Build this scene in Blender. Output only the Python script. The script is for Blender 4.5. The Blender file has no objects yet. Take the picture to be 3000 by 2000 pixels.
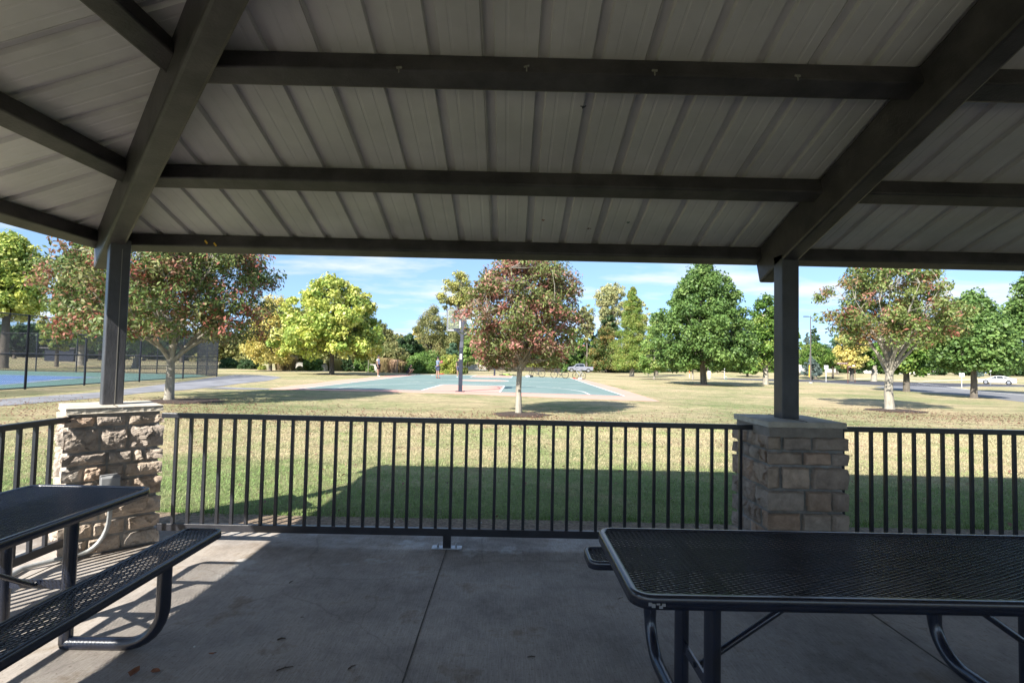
import bpy, bmesh, math, random
import numpy as np
from mathutils import Vector, Matrix, noise
PI = math.pi
rnd = random.Random(7)
# ------------------------------------------------------------------ camera
F, ROLL, PITCH, YAW, CH = 1500.0, 0.0211, 0.0402, 0.0055, 1.5475
def _axes():
    f = Vector((math.sin(YAW), math.cos(YAW), 0)); r = Vector((math.cos(YAW), -math.sin(YAW), 0)); u = Vector((0, 0, 1))
    f2 = f*math.cos(PITCH)+u*math.sin(PITCH); u2 = -f*math.sin(PITCH)+u*math.cos(PITCH)
    return r*math.cos(ROLL)+u2*math.sin(ROLL), f2, -r*math.sin(ROLL)+u2*math.cos(ROLL)
CR, CF, CU = _axes()
CAM = Vector((0, 0, CH))
scene = bpy.context.scene
cd = bpy.data.cameras.new('camera'); cam = bpy.data.objects.new('camera', cd); scene.collection.objects.link(cam)
cd.sensor_width = 36; cd.lens = 18.0; cd.clip_start = 0.05; cd.clip_end = 3000
M3 = Matrix((CR, CU, -CF)).transposed()
cam.matrix_world = Matrix.Translation(CAM) @ M3.to_4x4()
scene.camera = cam
# ------------------------------------------------------------------ sky and sun
SUNV = Vector((0.71, 1.10, -1.0))
elev = math.atan2(1, math.hypot(SUNV.x, SUNV.y))
w = bpy.data.worlds.new('World'); scene.world = w; w.use_nodes = True
nt = w.node_tree; nt.nodes.clear()
def N(nt, t, **kw):
    n = nt.nodes.new(t)
    for k, v in kw.items():
        if k in n.bl_rna.properties: setattr(n, k, v)
        else: n.inputs[k].default_value = v
    return n
sky = N(nt, 'ShaderNodeTexSky'); sky.sky_type = 'NISHITA'; sky.sun_disc = False
sky.sun_elevation = elev; sky.sun_rotation = math.atan2(-SUNV.x, -SUNV.y)
sky.air_density = 1.0; sky.dust_density = 0.25; sky.ozone_density = 2.0; sky.altitude = 200
tc = N(nt, 'ShaderNodeTexCoord'); sep = N(nt, 'ShaderNodeSeparateXYZ'); nt.links.new(tc.outputs['Generated'], sep.inputs[0])
mpv = N(nt, 'ShaderNodeMapping'); mpv.inputs['Location'].default_value = (0, 0, .19); nt.links.new(tc.outputs['Generated'], mpv.inputs[0])
vn = N(nt, 'ShaderNodeVectorMath', operation='NORMALIZE'); nt.links.new(mpv.outputs[0], vn.inputs[0]); nt.links.new(vn.outputs[0], sky.inputs[0])
zz = N(nt, 'ShaderNodeMath', operation='ADD'); zz.inputs[1].default_value = 0.10; nt.links.new(sep.outputs[2], zz.inputs[0])
dx = N(nt, 'ShaderNodeMath', operation='DIVIDE'); nt.links.new(sep.outputs[0], dx.inputs[0]); nt.links.new(zz.outputs[0], dx.inputs[1])
dy = N(nt, 'ShaderNodeMath', operation='DIVIDE'); nt.links.new(sep.outputs[1], dy.inputs[0]); nt.links.new(zz.outputs[0], dy.inputs[1])
cb = N(nt, 'ShaderNodeCombineXYZ'); nt.links.new(dx.outputs[0], cb.inputs[0]); nt.links.new(dy.outputs[0], cb.inputs[1])
mp = N(nt, 'ShaderNodeMapping'); mp.inputs['Location'].default_value = (3.1, 1.7, 0); mp.inputs['Scale'].default_value = (0.8, 1.15, 1); nt.links.new(cb.outputs[0], mp.inputs[0])
nz = N(nt, 'ShaderNodeTexNoise', Scale=0.95, Detail=7.0, Roughness=0.55); nt.links.new(mp.outputs[0], nz.inputs['Vector'])
cr_ = N(nt, 'ShaderNodeValToRGB'); cr_.color_ramp.elements[0].position = 0.50; cr_.color_ramp.elements[1].position = 0.66
nt.links.new(nz.outputs['Fac'], cr_.inputs[0])
cm = N(nt, 'ShaderNodeMath', operation='MULTIPLY'); cm.inputs[1].default_value = 0.85; nt.links.new(cr_.outputs[0], cm.inputs[0])
tint = N(nt, 'ShaderNodeMixRGB', blend_type='MULTIPLY'); tint.inputs[0].default_value = 1; tint.inputs[2].default_value = (0.96, .97, .93, 1); nt.links.new(sky.outputs[0], tint.inputs[1])
mx = N(nt, 'ShaderNodeMixRGB'); mx.inputs[2].default_value = (3.5, 3.6, 3.8, 1)
nt.links.new(cm.outputs[0], mx.inputs[0]); nt.links.new(tint.outputs[0], mx.inputs[1])
bg = N(nt, 'ShaderNodeBackground', Strength=0.110); nt.links.new(mx.outputs[0], bg.inputs[0])
wo = N(nt, 'ShaderNodeOutputWorld'); nt.links.new(bg.outputs[0], wo.inputs[0])
sd = bpy.data.lights.new('sun', 'SUN'); sd.energy = 4.1; sd.angle = math.radians(0.53); sd.color = (1.0, 0.95, 0.86)
sun = bpy.data.objects.new('sun', sd); scene.collection.objects.link(sun); sun.rotation_euler = SUNV.to_track_quat('-Z', 'Y').to_euler()
scene.view_settings.view_transform = 'Standard'; scene.view_settings.look = 'None'; scene.view_settings.gamma = 1
scene.view_settings.exposure = 1.52
scene.cycles.max_bounces = 10; scene.cycles.diffuse_bounces = 6; scene.cycles.transparent_max_bounces = 16
C = scene.collection
# ------------------------------------------------------------------ pixel helpers (photo pixels, used only for measuring)
def ray(x, y): return CR*((x-1500)/F) - CU*((y-1000)/F) + CF
def hz(px):
    d0 = ray(px, 1000); 
    return 1000 + F*(d0.z)/(CU.z)            # horizon row at column px
def P(px, py, Y):
    d = ray(px, py); return CAM + d*(Y/d.y)
def S(t): t = min(1, max(0, t)); return t*t*(3-2*t)
CX, CY, CRO, LC = -2.2208, 23.9893, 0.0285, 28.0
def cuv(x, y):
    c, s = math.cos(CRO), math.sin(CRO); return (x-CX)*c-(y-CY)*s, (x-CX)*s+(y-CY)*c
def cxy(u, v):
    c, s = math.cos(CRO), math.sin(CRO); return CX+u*c+v*s, CY-u*s+v*c
def ground(x, y):
    d = math.hypot(x, y)
    z = -0.03+0.07*S((y-8)/6)
    z -= .55*S((d-45)/60)*S((x+5)/30)
    st = 95+.35*max(0, x)
    z += .85*S((d-st)/24)*S((x-28)/25)
    u, v = cuv(x, y)
    z += .09*max(0, 1-(u/9.5)**2)*S((v+3)/3)*S((LC+8-v)/7)
    return z
def G(px, py):
    d = ray(px, py); z = 0
    for _ in range(25):
        t = (z-CH)/min(d.z, -1e-4); q = CAM+d*t; z = z*.5+ground(q.x, q.y)*.5
    return q
# ------------------------------------------------------------------ object helpers
def obj(name, data, mat=None, parent=None, loc=None, rz=None):
    o = bpy.data.objects.new(name, data); C.objects.link(o)
    if mat is not None and hasattr(data, 'materials') and len(data.materials) == 0: data.materials.append(mat)
    if parent: o.parent = parent
    if loc is not None: o.location = loc
    if rz is not None: o.rotation_euler = (0, 0, rz)
    return o
def tag(o, label, cat, group=None, kind=None):
    o['label'] = label; o['category'] = cat
    if group: o['group'] = group
    if kind: o['kind'] = kind
    return o
def thing(name, label, cat, loc=(0, 0, 0), rz=0, group=None):
    o = bpy.data.objects.new(name, None); C.objects.link(o); o.location = loc; o.rotation_euler = (0, 0, rz); o.empty_display_size = .2
    return tag(o, label, cat, group)
def struct(name, me, mat):
    o = obj(name, me, mat); o['kind'] = 'structure'; return o
def copy_tree(o, parent=None):
    c = o.copy(); C.objects.link(c); c.parent = parent
    for ch in list(o.children): copy_tree(ch, c)
    return c
class MB:
    def __init__(s): s.v = []; s.f = []; s.mi = []; s.smooth = []
    def add(s, vs, fs, mi=0, sm=False):
        n = len(s.v); s.v += [tuple(q) for q in vs]; s.f += [tuple(i+n for i in f) for f in fs]; s.mi += [mi]*len(fs); s.smooth += [sm]*len(fs)
    def box(s, c, d, rot=None, mi=0):
        hx, hy, hz_ = d[0]/2, d[1]/2, d[2]/2
        vs = [Vector((x, y, z)) for x in (-hx, hx) for y in (-hy, hy) for z in (-hz_, hz_)]
        if rot is not None: vs = [rot @ q for q in vs]
        c = Vector(c); vs = [q+c for q in vs]
        s.add(vs, [(0, 1, 3, 2), (4, 6, 7, 5), (0, 4, 5, 1), (2, 3, 7, 6), (0, 2, 6, 4), (1, 5, 7, 3)], mi)
    def bar(s, a, b, wd, ht, up=(0, 0, 1), mi=0):
        a, b = Vector(a), Vector(b); d = (b-a).normalized(); side = d.cross(Vector(up)).normalized(); u = side.cross(d)
        vs = [p+side*i*wd/2+u*j*ht/2 for p in (a, b) for i, j in ((-1, -1), (1, -1), (1, 1), (-1, 1))]
        s.add(vs, [(0, 1, 2, 3), (7, 6, 5, 4), (0, 4, 5, 1), (1, 5, 6, 2), (2, 6, 7, 3), (3, 7, 4, 0)], mi)
    def tube(s, pts, rs, n=8, mi=0, cap=True):
        pts = [Vector(p) for p in pts]
        if not hasattr(rs, '__len__'): rs = [rs]*len(pts)
        vs = []; prev = None
        for i, p in enumerate(pts):
            d = (pts[min(i+1, len(pts)-1)]-pts[max(i-1, 0)])
            if d.length < 1e-9: d = Vector((0, 0, 1))
            d.normalize()
            if prev is None: a = d.orthogonal().normalized()
            else:
                a = prev-d*prev.dot(d)
                a = a.normalized() if a.length > 1e-6 else d.orthogonal().normalized()
            prev = a; b = d.cross(a)
            vs += [p+(a*math.cos(2*PI*k/n)+b*math.sin(2*PI*k/n))*rs[i] for k in range(n)]
        fs = [(i*n+k, i*n+(k+1) % n, (i+1)*n+(k+1) % n, (i+1)*n+k) for i in range(len(pts)-1) for k in range(n)]
        s.add(vs, fs, mi, True)
        if cap:
            s.add(vs[:n], [tuple(range(n-1, -1, -1))], mi); s.add(vs[-n:], [tuple(range(n))], mi)
    def prism(s, poly, ext, mi=0):
        n = len(poly); a = [Vector(p) for p in poly]; e = Vector(ext)
        s.add(a+[p+e for p in a], [tuple(range(n-1, -1, -1)), tuple(range(n, 2*n))]+[(i, (i+1) % n, n+(i+1) % n, n+i) for i in range(n)], mi)
    def mesh(s, name='mesh', bevel=0):
        me = bpy.data.meshes.new(name); me.from_pydata(s.v, [], s.f); me.update()
        me.polygons.foreach_set('material_index', s.mi); me.polygons.foreach_set('use_smooth', s.smooth)
        if bevel:
            bm = bmesh.new(); bm.from_mesh(me); bmesh.ops.remove_doubles(bm, verts=bm.verts, dist=1e-5)
            es = [e for e in bm.edges if len(e.link_faces) == 2 and e.calc_face_angle(0) > .6]
            bmesh.ops.bevel(bm, geom=es, offset=bevel, segments=2, affect='EDGES', profile=.5, clamp_overlap=True)
            bm.to_mesh(me); bm.free()
        return me
    def build(s, name, mat, parent=None, loc=None, rz=None, bevel=0):
        me = s.mesh(name, bevel)
        if isinstance(mat, (list, tuple)):
            for m in mat: me.materials.append(m)
            return obj(name, me, None, parent, loc, rz)
        return obj(name, me, mat, parent, loc, rz)
def np_mesh(name, V, Fq, col=None, mat=None):
    me = bpy.data.meshes.new(name); nf, k = Fq.shape
    me.vertices.add(len(V)); me.vertices.foreach_set('co', V.astype(np.float32).ravel())
    me.loops.add(nf*k); me.loops.foreach_set('vertex_index', Fq.astype(np.int32).ravel())
    me.polygons.add(nf); me.polygons.foreach_set('loop_start', np.arange(0, nf*k, k, dtype=np.int32))
    if col is not None:
        a = me.color_attributes.new('tint', 'FLOAT_COLOR', 'POINT')
        c4 = np.ones((len(V), 4), np.float32); c4[:, :3] = col; a.data.foreach_set('color', c4.ravel())
    me.update(calc_edges=True)
    if mat: me.materials.append(mat)
    return me
# ------------------------------------------------------------------ materials
def mat(name, base, rough=.6, metal=0, var=0, vscale=5, bump=0, bscale=40, spec=.5, coat=0, stretch=None, base2=None, detail=5.0):
    m = bpy.data.materials.new(name); m.use_nodes = True; t = m.node_tree; b = t.nodes['Principled BSDF']
    b.inputs['Base Color'].default_value = (*base, 1); b.inputs['Roughness'].default_value = rough; b.inputs['Metallic'].default_value = metal
    b.inputs['Specular IOR Level'].default_value = spec; b.inputs['Coat Weight'].default_value = coat
    g = t.nodes.new('ShaderNodeTexCoord'); v = g.outputs['Object']
    if stretch:
        mm = t.nodes.new('ShaderNodeMapping'); mm.inputs['Scale'].default_value = stretch; t.links.new(v, mm.inputs[0]); v = mm.outputs[0]
    if var or base2:
        n = N(t, 'ShaderNodeTexNoise', Scale=vscale, Detail=detail, Roughness=.6); t.links.new(v, n.inputs['Vector'])
        r = t.nodes.new('ShaderNodeValToRGB'); r.color_ramp.elements[0].position = .35; r.color_ramp.elements[1].position = .65
        c2 = base2 if base2 else tuple(min(1, c*(1+var)) for c in base); c1 = base if base2 else tuple(c*(1-var) for c in base)
        r.color_ramp.elements[0].color = (*c1, 1); r.color_ramp.elements[1].color = (*c2, 1)
        t.links.new(n.outputs['Fac'], r.inputs[0]); t.links.new(r.outputs[0], b.inputs['Base Color'])
    if bump:
        n = N(t, 'ShaderNodeTexNoise', Scale=bscale, Detail=6.0); t.links.new(v, n.inputs['Vector'])
        bp = N(t, 'ShaderNodeBump', Strength=bump, Distance=.01); t.links.new(n.outputs['Fac'], bp.inputs['Height']); t.links.new(bp.outputs[0], b.inputs['Normal'])
    return m
M = {}
M['steel'] = mat('painted_steel', (.034, .035, .042), .42, 0, .3, 5, .2, 80, stretch=(1, 1, .5), base2=(.070, .070, .078), detail=9.0)
M['beam'] = mat('beam_steel', (.027, .024, .027), .50, 0, 0, 4, .25, 70, base2=(.070, .062, .066), detail=9.0)
M['rail'] = mat('rail_paint', (.026, .027, .033), .30, 0, .25, 6, .05, 90)
M['galv'] = mat('galvanised_plate', (.45, .46, .48), .45, .7, .2, 20, .1, 60)
M['black'] = mat('black_plastic_coating', (.012, .017, .033), .24, 0, .2, 8, .04, 120, spec=1.0)
M['scuff'] = mat('scuffed_edge', (.28, .28, .29), .7)
M['capstone'] = mat('capstone', (.50, .455, .38), .85, 0, .15, 6, .5, 45)
M['gal_pipe'] = mat('conduit_grey', (.42, .43, .42), .45, .5, .15, 15)
M['boxgrey'] = mat('outlet_box_grey', (.30, .31, .32), .5, .2, .1, 12)
M['asphalt'] = mat('asphalt', (.20, .20, .215), .9, 0, .25, .8, .4, 120)
M['asphalt_dark'] = mat('new_asphalt', (.050, .050, .062), .9, 0, .2, .5, .3, 60)
M['asphalt_old'] = mat('old_asphalt', (.17, .17, .18), .9, 0, .2, .6, .3, 60)
M['concrete_light'] = mat('kerb_concrete', (.52, .50, .46), .9, 0, .12, 1.5, .3, 40)
M['court_green'] = mat('court_green', (.135, .205, .190), .75, 0, 0, .6, .15, 60, base2=(.185, .255, .238), detail=9.0)
M['court_pink'] = mat('court_salmon', (.62, .335, .265), .8, 0, 0, .4, .15, 60, base2=(.56, .30, .235))
M['line'] = mat('court_line_white', (.80, .79, .76), .7, 0, .06, 3)
M['tennis_blue'] = mat('tennis_blue', (.11, .20, .40), .8, 0, .1, .3)
M['tennis_green'] = mat('tennis_green', (.12, .22, .19), .8, 0, .1, .3)
M['mulch'] = mat('mulch', (.055, .036, .027), .95, 0, .5, 25, .9, 60)
M['bark'] = mat('pale_bark', (.37, .335, .275), .9, 0, 0, 9, .8, 40, stretch=(1, 1, .3), base2=(.21, .19, .155))
M['barkd'] = mat('dark_bark', (.085, .072, .058), .95, 0, 0, 8, .8, 30, stretch=(1, 1, .3), base2=(.15, .13, .105))
M['white'] = mat('white_paint', (.75, .75, .75), .5)
M['orange'] = mat('orange_paint', (.75, .16, .04), .5)
M['brown'] = mat('brown_paint', (.12, .045, .035), .5)
M['yellow'] = mat('yellow_plastic', (.75, .45, .05), .5)
M['glass_dark'] = mat('dark_window_glass', (.02, .025, .03), .08)
M['rubber'] = mat('rubber', (.02, .02, .02), .8)
M['chrome'] = mat('wheel_alloy', (.5, .5, .52), .3, .8)
M['carwhite'] = mat('white_car_paint', (.78, .79, .80), .25, 0, .02, 2, coat=.6)
M['cargrey'] = mat('grey_car_paint', (.28, .29, .35), .3, .3, .05, 2, coat=.6)
M['stonewall'] = mat('pale_stone_wall', (.40, .38, .34), .9, 0, .3, 6, .8, 12)
M['darkwall'] = mat('dark_timber_wall', (.06, .05, .042), .9, 0, .3, 4)
M['red'] = mat('red_cloth', (.55, .07, .05), .7)
M['hookgrey'] = mat('dull_hook', (.20, .19, .17), .6)
M['leafbrown'] = mat('dry_leaf', (.30, .11, .045), .8, 0, .4, 12)
M['twig'] = mat('twig', (.10, .07, .05), .9)
M['paper'] = mat('scrap', (.6, .6, .58), .8)
# leaves
def leafmat(name, trans=.35, rough=.5):
    m = bpy.data.materials.new(name); m.use_nodes = True; t = m.node_tree; b = t.nodes['Principled BSDF']; out = t.nodes['Material Output']
    a = t.nodes.new('ShaderNodeAttribute'); a.attribute_name = 'tint'
    t.links.new(a.outputs['Color'], b.inputs['Base Color']); b.inputs['Roughness'].default_value = rough; b.inputs['Specular IOR Level'].default_value = .35
    tr = t.nodes.new('ShaderNodeBsdfTranslucent'); t.links.new(a.outputs['Color'], tr.inputs[0])
    mxs = t.nodes.new('ShaderNodeMixShader'); mxs.inputs[0].default_value = trans
    t.links.new(b.outputs[0], mxs.inputs[1]); t.links.new(tr.outputs[0], mxs.inputs[2]); t.links.new(mxs.outputs[0], out.inputs[0])
    return m
M['leaf'] = leafmat('leaves')
M['grassblade'] = leafmat('grass_blades', .25, .7)
# lawn
def lawn_mat():
    m = bpy.data.materials.new('lawn'); m.use_nodes = True; t = m.node_tree; b = t.nodes['Principled BSDF']; L = t.links.new
    b.inputs['Roughness'].default_value = .95; b.inputs['Specular IOR Level'].default_value = .15
    g = t.nodes.new('ShaderNodeTexCoord')
    def nz(s, d=5.0, r=.6):
        n = N(t, 'ShaderNodeTexNoise', Scale=s, Detail=d, Roughness=r); L(g.outputs['Object'], n.inputs['Vector']); return n
    def ramp(src, p0, p1, c0, c1):
        r = t.nodes.new('ShaderNodeValToRGB'); e = r.color_ramp.elements; e[0].position = p0; e[1].position = p1; e[0].color = (*c0, 1); e[1].color = (*c1, 1); L(src, r.inputs[0]); return r
    big = nz(.16, 4.0); mid = nz(1.6, 5.0); fine = nz(28, 6.0, .75)
    tan = ramp(fine.outputs['Fac'], .3, .7, (.35, .275, .16), (.58, .48, .31))
    grn = ramp(fine.outputs['Fac'], .3, .7, (.13, .17, .065), (.30, .32, .15))
    ad = N(t, 'ShaderNodeMath', operation='ADD'); L(big.outputs['Fac'], ad.inputs[0])
    s2 = N(t, 'ShaderNodeMath', operation='MULTIPLY_ADD'); s2.inputs[1].default_value = .55; s2.inputs[2].default_value = -.275; L(mid.outputs['Fac'], s2.inputs[0]); L(s2.outputs[0], ad.inputs[1])
    # drier further from the shelter, greener in the strip by the court
    sp = t.nodes.new('ShaderNodeSeparateXYZ'); L(g.outputs['Object'], sp.inputs[0])
    mr = N(t, 'ShaderNodeMapRange'); mr.inputs['From Min'].default_value = 15; mr.inputs['From Max'].default_value = 24; mr.inputs['To Min'].default_value = .0; mr.inputs['To Max'].default_value = -.05; L(sp.outputs[1], mr.inputs['Value'])
    mr2 = N(t, 'ShaderNodeMapRange'); mr2.inputs['From Min'].default_value = 3; mr2.inputs['From Max'].default_value = 8.5; mr2.inputs['To Min'].default_value = .40; mr2.inputs['To Max'].default_value = 0; L(sp.outputs[1], mr2.inputs['Value'])
    a2 = N(t, 'ShaderNodeMath', operation='ADD'); L(ad.outputs[0], a2.inputs[0]); L(mr.outputs[0], a2.inputs[1])
    a3 = N(t, 'ShaderNodeMath', operation='ADD'); L(a2.outputs[0], a3.inputs[0]); L(mr2.outputs[0], a3.inputs[1])
    fac = ramp(a3.outputs[0], .36, .64, (0, 0, 0), (1, 1, 1))
    mx1 = N(t, 'ShaderNodeMixRGB'); L(fac.outputs[0], mx1.inputs[0]); L(tan.outputs[0], mx1.inputs[1]); L(grn.outputs[0], mx1.inputs[2])
    # mowing streaks
    wv = N(t, 'ShaderNodeTexNoise', Scale=1.0, Detail=3.0); mpp = t.nodes.new('ShaderNodeMapping'); mpp.inputs['Scale'].default_value = (.12, 1.6, 1); mpp.inputs['Rotation'].default_value = (0, 0, .25); L(g.outputs['Object'], mpp.inputs[0]); L(mpp.outputs[0], wv.inputs['Vector'])
    wr = ramp(wv.outputs['Fac'], .35, .65, (.86, .86, .86), (1.1, 1.1, 1.08))
    mx2 = N(t, 'ShaderNodeMixRGB', blend_type='MULTIPLY'); mx2.inputs[0].default_value = 1; L(mx1.outputs[0], mx2.inputs[1]); L(wr.outputs[0], mx2.inputs[2])
    so = ramp(nz(.9, 6.0, .7).outputs['Fac'], .58, .70, (0, 0, 0), (.75, .75, .75)); mx3 = N(t, 'ShaderNodeMixRGB'); L(so.outputs[0], mx3.inputs[0]); L(mx2.outputs[0], mx3.inputs[1]); mx3.inputs[2].default_value = (.36, .245, .165, 1)
    sp2 = ramp(nz(7, 6.0, .75).outputs['Fac'], .30, .70, (.72, .74, .70), (1.22, 1.2, 1.2)); mx4 = N(t, 'ShaderNodeMixRGB', blend_type='MULTIPLY'); mx4.inputs[0].default_value = 1; L(mx3.outputs[0], mx4.inputs[1]); L(sp2.outputs[0], mx4.inputs[2])
    L(mx4.outputs[0], b.inputs['Base Color'])
    bp = N(t, 'ShaderNodeBump', Strength=.9, Distance=.05); fb = nz(45, 8.0, .8); L(fb.outputs['Fac'], bp.inputs['Height']); L(bp.outputs[0], b.inputs['Normal'])
    return m
M['lawn'] = lawn_mat()
def slab_mat():
    m = bpy.data.materials.new('broomed_concrete'); m.use_nodes = True; t = m.node_tree; b = t.nodes['Principled BSDF']; L = t.links.new
    b.inputs['Roughness'].default_value = .85; b.inputs['Specular IOR Level'].default_value = .3
    g = t.nodes.new('ShaderNodeTexCoord')
    def nz(s, d=5.0, r=.6, sc=None):
        n = N(t, 'ShaderNodeTexNoise', Scale=s, Detail=d, Roughness=r); src = g.outputs['Object']
        if sc: mm = t.nodes.new('ShaderNodeMapping'); mm.inputs['Scale'].default_value = sc; L(src, mm.inputs[0]); src = mm.outputs[0]
        L(src, n.inputs['Vector']); return n
    def ramp(src, p0, p1, c0, c1):
        r = t.nodes.new('ShaderNodeValToRGB'); e = r.color_ramp.elements; e[0].position = p0; e[1].position = p1; e[0].color = (*c0, 1); e[1].color = (*c1, 1); L(src, r.inputs[0]); return r
    base = ramp(nz(1.3, 8.0, .72).outputs['Fac'], .34, .66, (.26, .232, .208), (.53, .48, .43))
    broom = ramp(nz(9, 5.0, .85, (16, .8, 1)).outputs['Fac'], .3, .7, (.68, .68, .68), (1.2, 1.2, 1.2))
    m1 = N(t, 'ShaderNodeMixRGB', blend_type='MULTIPLY'); m1.inputs[0].default_value = 1; L(base.outputs[0], m1.inputs[1]); L(broom.outputs[0], m1.inputs[2])
    spk = ramp(nz(70, 3.0, .7).outputs['Fac'], .34, .42, (.55, .5, .46), (1, 1, 1))
    m2 = N(t, 'ShaderNodeMixRGB', blend_type='MULTIPLY'); m2.inputs[0].default_value = .7; L(m1.outputs[0], m2.inputs[1]); L(spk.outputs[0], m2.inputs[2])
    st = ramp(nz(2.6, 6.0, .7).outputs['Fac'], .56, .66, (1, 1, 1), (.55, .49, .41))
    m3 = N(t, 'ShaderNodeMixRGB', blend_type='MULTIPLY'); m3.inputs[0].default_value = .8; L(m2.outputs[0], m3.inputs[1]); L(st.outputs[0], m3.inputs[2])
    # pale efflorescence along the edge by the railing
    sp = t.nodes.new('ShaderNodeSeparateXYZ'); L(g.outputs['Object'], sp.inputs[0])
    mr = N(t, 'ShaderNodeMapRange'); mr.inputs['From Min'].default_value = 3.5; mr.inputs['From Max'].default_value = 4.1; L(sp.outputs[1], mr.inputs['Value'])
    pale = ramp(nz(2.2, 7.0, .7).outputs['Fac'], .56, .64, (0, 0, 0), (1, 1, 1))
    mm_ = N(t, 'ShaderNodeMath', operation='MULTIPLY'); L(mr.outputs[0], mm_.inputs[0]); L(pale.outputs[0], mm_.inputs[1])
    m4 = N(t, 'ShaderNodeMixRGB'); m4.inputs[2].default_value = (.50, .49, .47, 1); L(mm_.outputs[0], m4.inputs[0]); L(m3.outputs[0], m4.inputs[1])
    dr = N(t, 'ShaderNodeMapRange'); dr.inputs['From Min'].default_value = 3.75; dr.inputs['From Max'].default_value = 4.25; dr.inputs['To Max'].default_value = .75; L(sp.outputs[1], dr.inputs['Value'])
    dn = ramp(nz(1.7, 6.0, .7).outputs['Fac'], .38, .60, (0, 0, 0), (1, 1, 1)); dm = N(t, 'ShaderNodeMath', operation='MULTIPLY'); L(dr.outputs[0], dm.inputs[0]); L(dn.outputs[0], dm.inputs[1])
    m4b = N(t, 'ShaderNodeMixRGB', blend_type='MULTIPLY'); m4b.inputs[2].default_value = (.52, .46, .40, 1); L(dm.outputs[0], m4b.inputs[0]); L(m4.outputs[0], m4b.inputs[1]); m4 = m4b
    # cracks
    vo = N(t, 'ShaderNodeTexVoronoi', feature='DISTANCE_TO_EDGE', Scale=.42); wn = nz(2.5, 5.0); mv = N(t, 'ShaderNodeMixRGB', blend_type='ADD'); mv.inputs[0].default_value = .22; L(g.outputs['Object'], mv.inputs[1]); L(wn.outputs['Color'], mv.inputs[2]); L(mv.outputs[0], vo.inputs['Vector'])
    ck = ramp(vo.outputs['Distance'], .0012, .0030, (.35, .33, .30), (1, 1, 1))
    m5 = N(t, 'ShaderNodeMixRGB', blend_type='MULTIPLY'); m5.inputs[0].default_value = .28; L(m4.outputs[0], m5.inputs[1]); L(ck.outputs[0], m5.inputs[2])
    L(m5.outputs[0], b.inputs['Base Color'])
    bp = N(t, 'ShaderNodeBump', Strength=.5, Distance=.004); L(nz(40, 6.0, .8, (3, .8, 1)).outputs['Fac'], bp.inputs['Height']); L(bp.outputs[0], b.inputs['Normal'])
    return m
M['slab'] = slab_mat()
def attr_mat(name, rough, bump, bscale, varscale, var, mul=(1, 1, 1)):
    m = bpy.data.materials.new(name); m.use_nodes = True; t = m.node_tree; b = t.nodes['Principled BSDF']; L = t.links.new
    b.inputs['Roughness'].default_value = rough; b.inputs['Specular IOR Level'].default_value = .25
    a = t.nodes.new('ShaderNodeAttribute'); a.attribute_name = 'tint'; g = t.nodes.new('ShaderNodeTexCoord')
    n = N(t, 'ShaderNodeTexNoise', Scale=varscale, Detail=6.0, Roughness=.65); L(g.outputs['Object'], n.inputs['Vector'])
    r = t.nodes.new('ShaderNodeValToRGB'); e = r.color_ramp.elements; e[0].position = .3; e[1].position = .7; e[0].color = (1-var, 1-var, 1-var, 1); e[1].color = (1+var*.6, 1+var*.6, 1+var*.6, 1); L(n.outputs['Fac'], r.inputs[0])
    x = N(t, 'ShaderNodeMixRGB', blend_type='MULTIPLY'); x.inputs[0].default_value = 1; L(a.outputs['Color'], x.inputs[1]); L(r.outputs[0], x.inputs[2]); L(x.outputs[0], b.inputs['Base Color'])
    n2 = N(t, 'ShaderNodeTexNoise', Scale=bscale, Detail=8.0, Roughness=.7); L(g.outputs['Object'], n2.inputs['Vector'])
    bp = N(t, 'ShaderNodeBump', Strength=bump, Distance=.012); L(n2.outputs['Fac'], bp.inputs['Height']); L(bp.outputs[0], b.inputs['Normal'])
    return m
M['stone'] = attr_mat('rough_stone', .9, 1.0, 48, 12, .32)
def deck_mat():
    m = mat('roof_deck_paint', (.46, .438, .445), .6, 0, 0, 1.1, .06, 30, base2=(.63, .60, .61))
    return m
M['deck'] = deck_mat()
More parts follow.
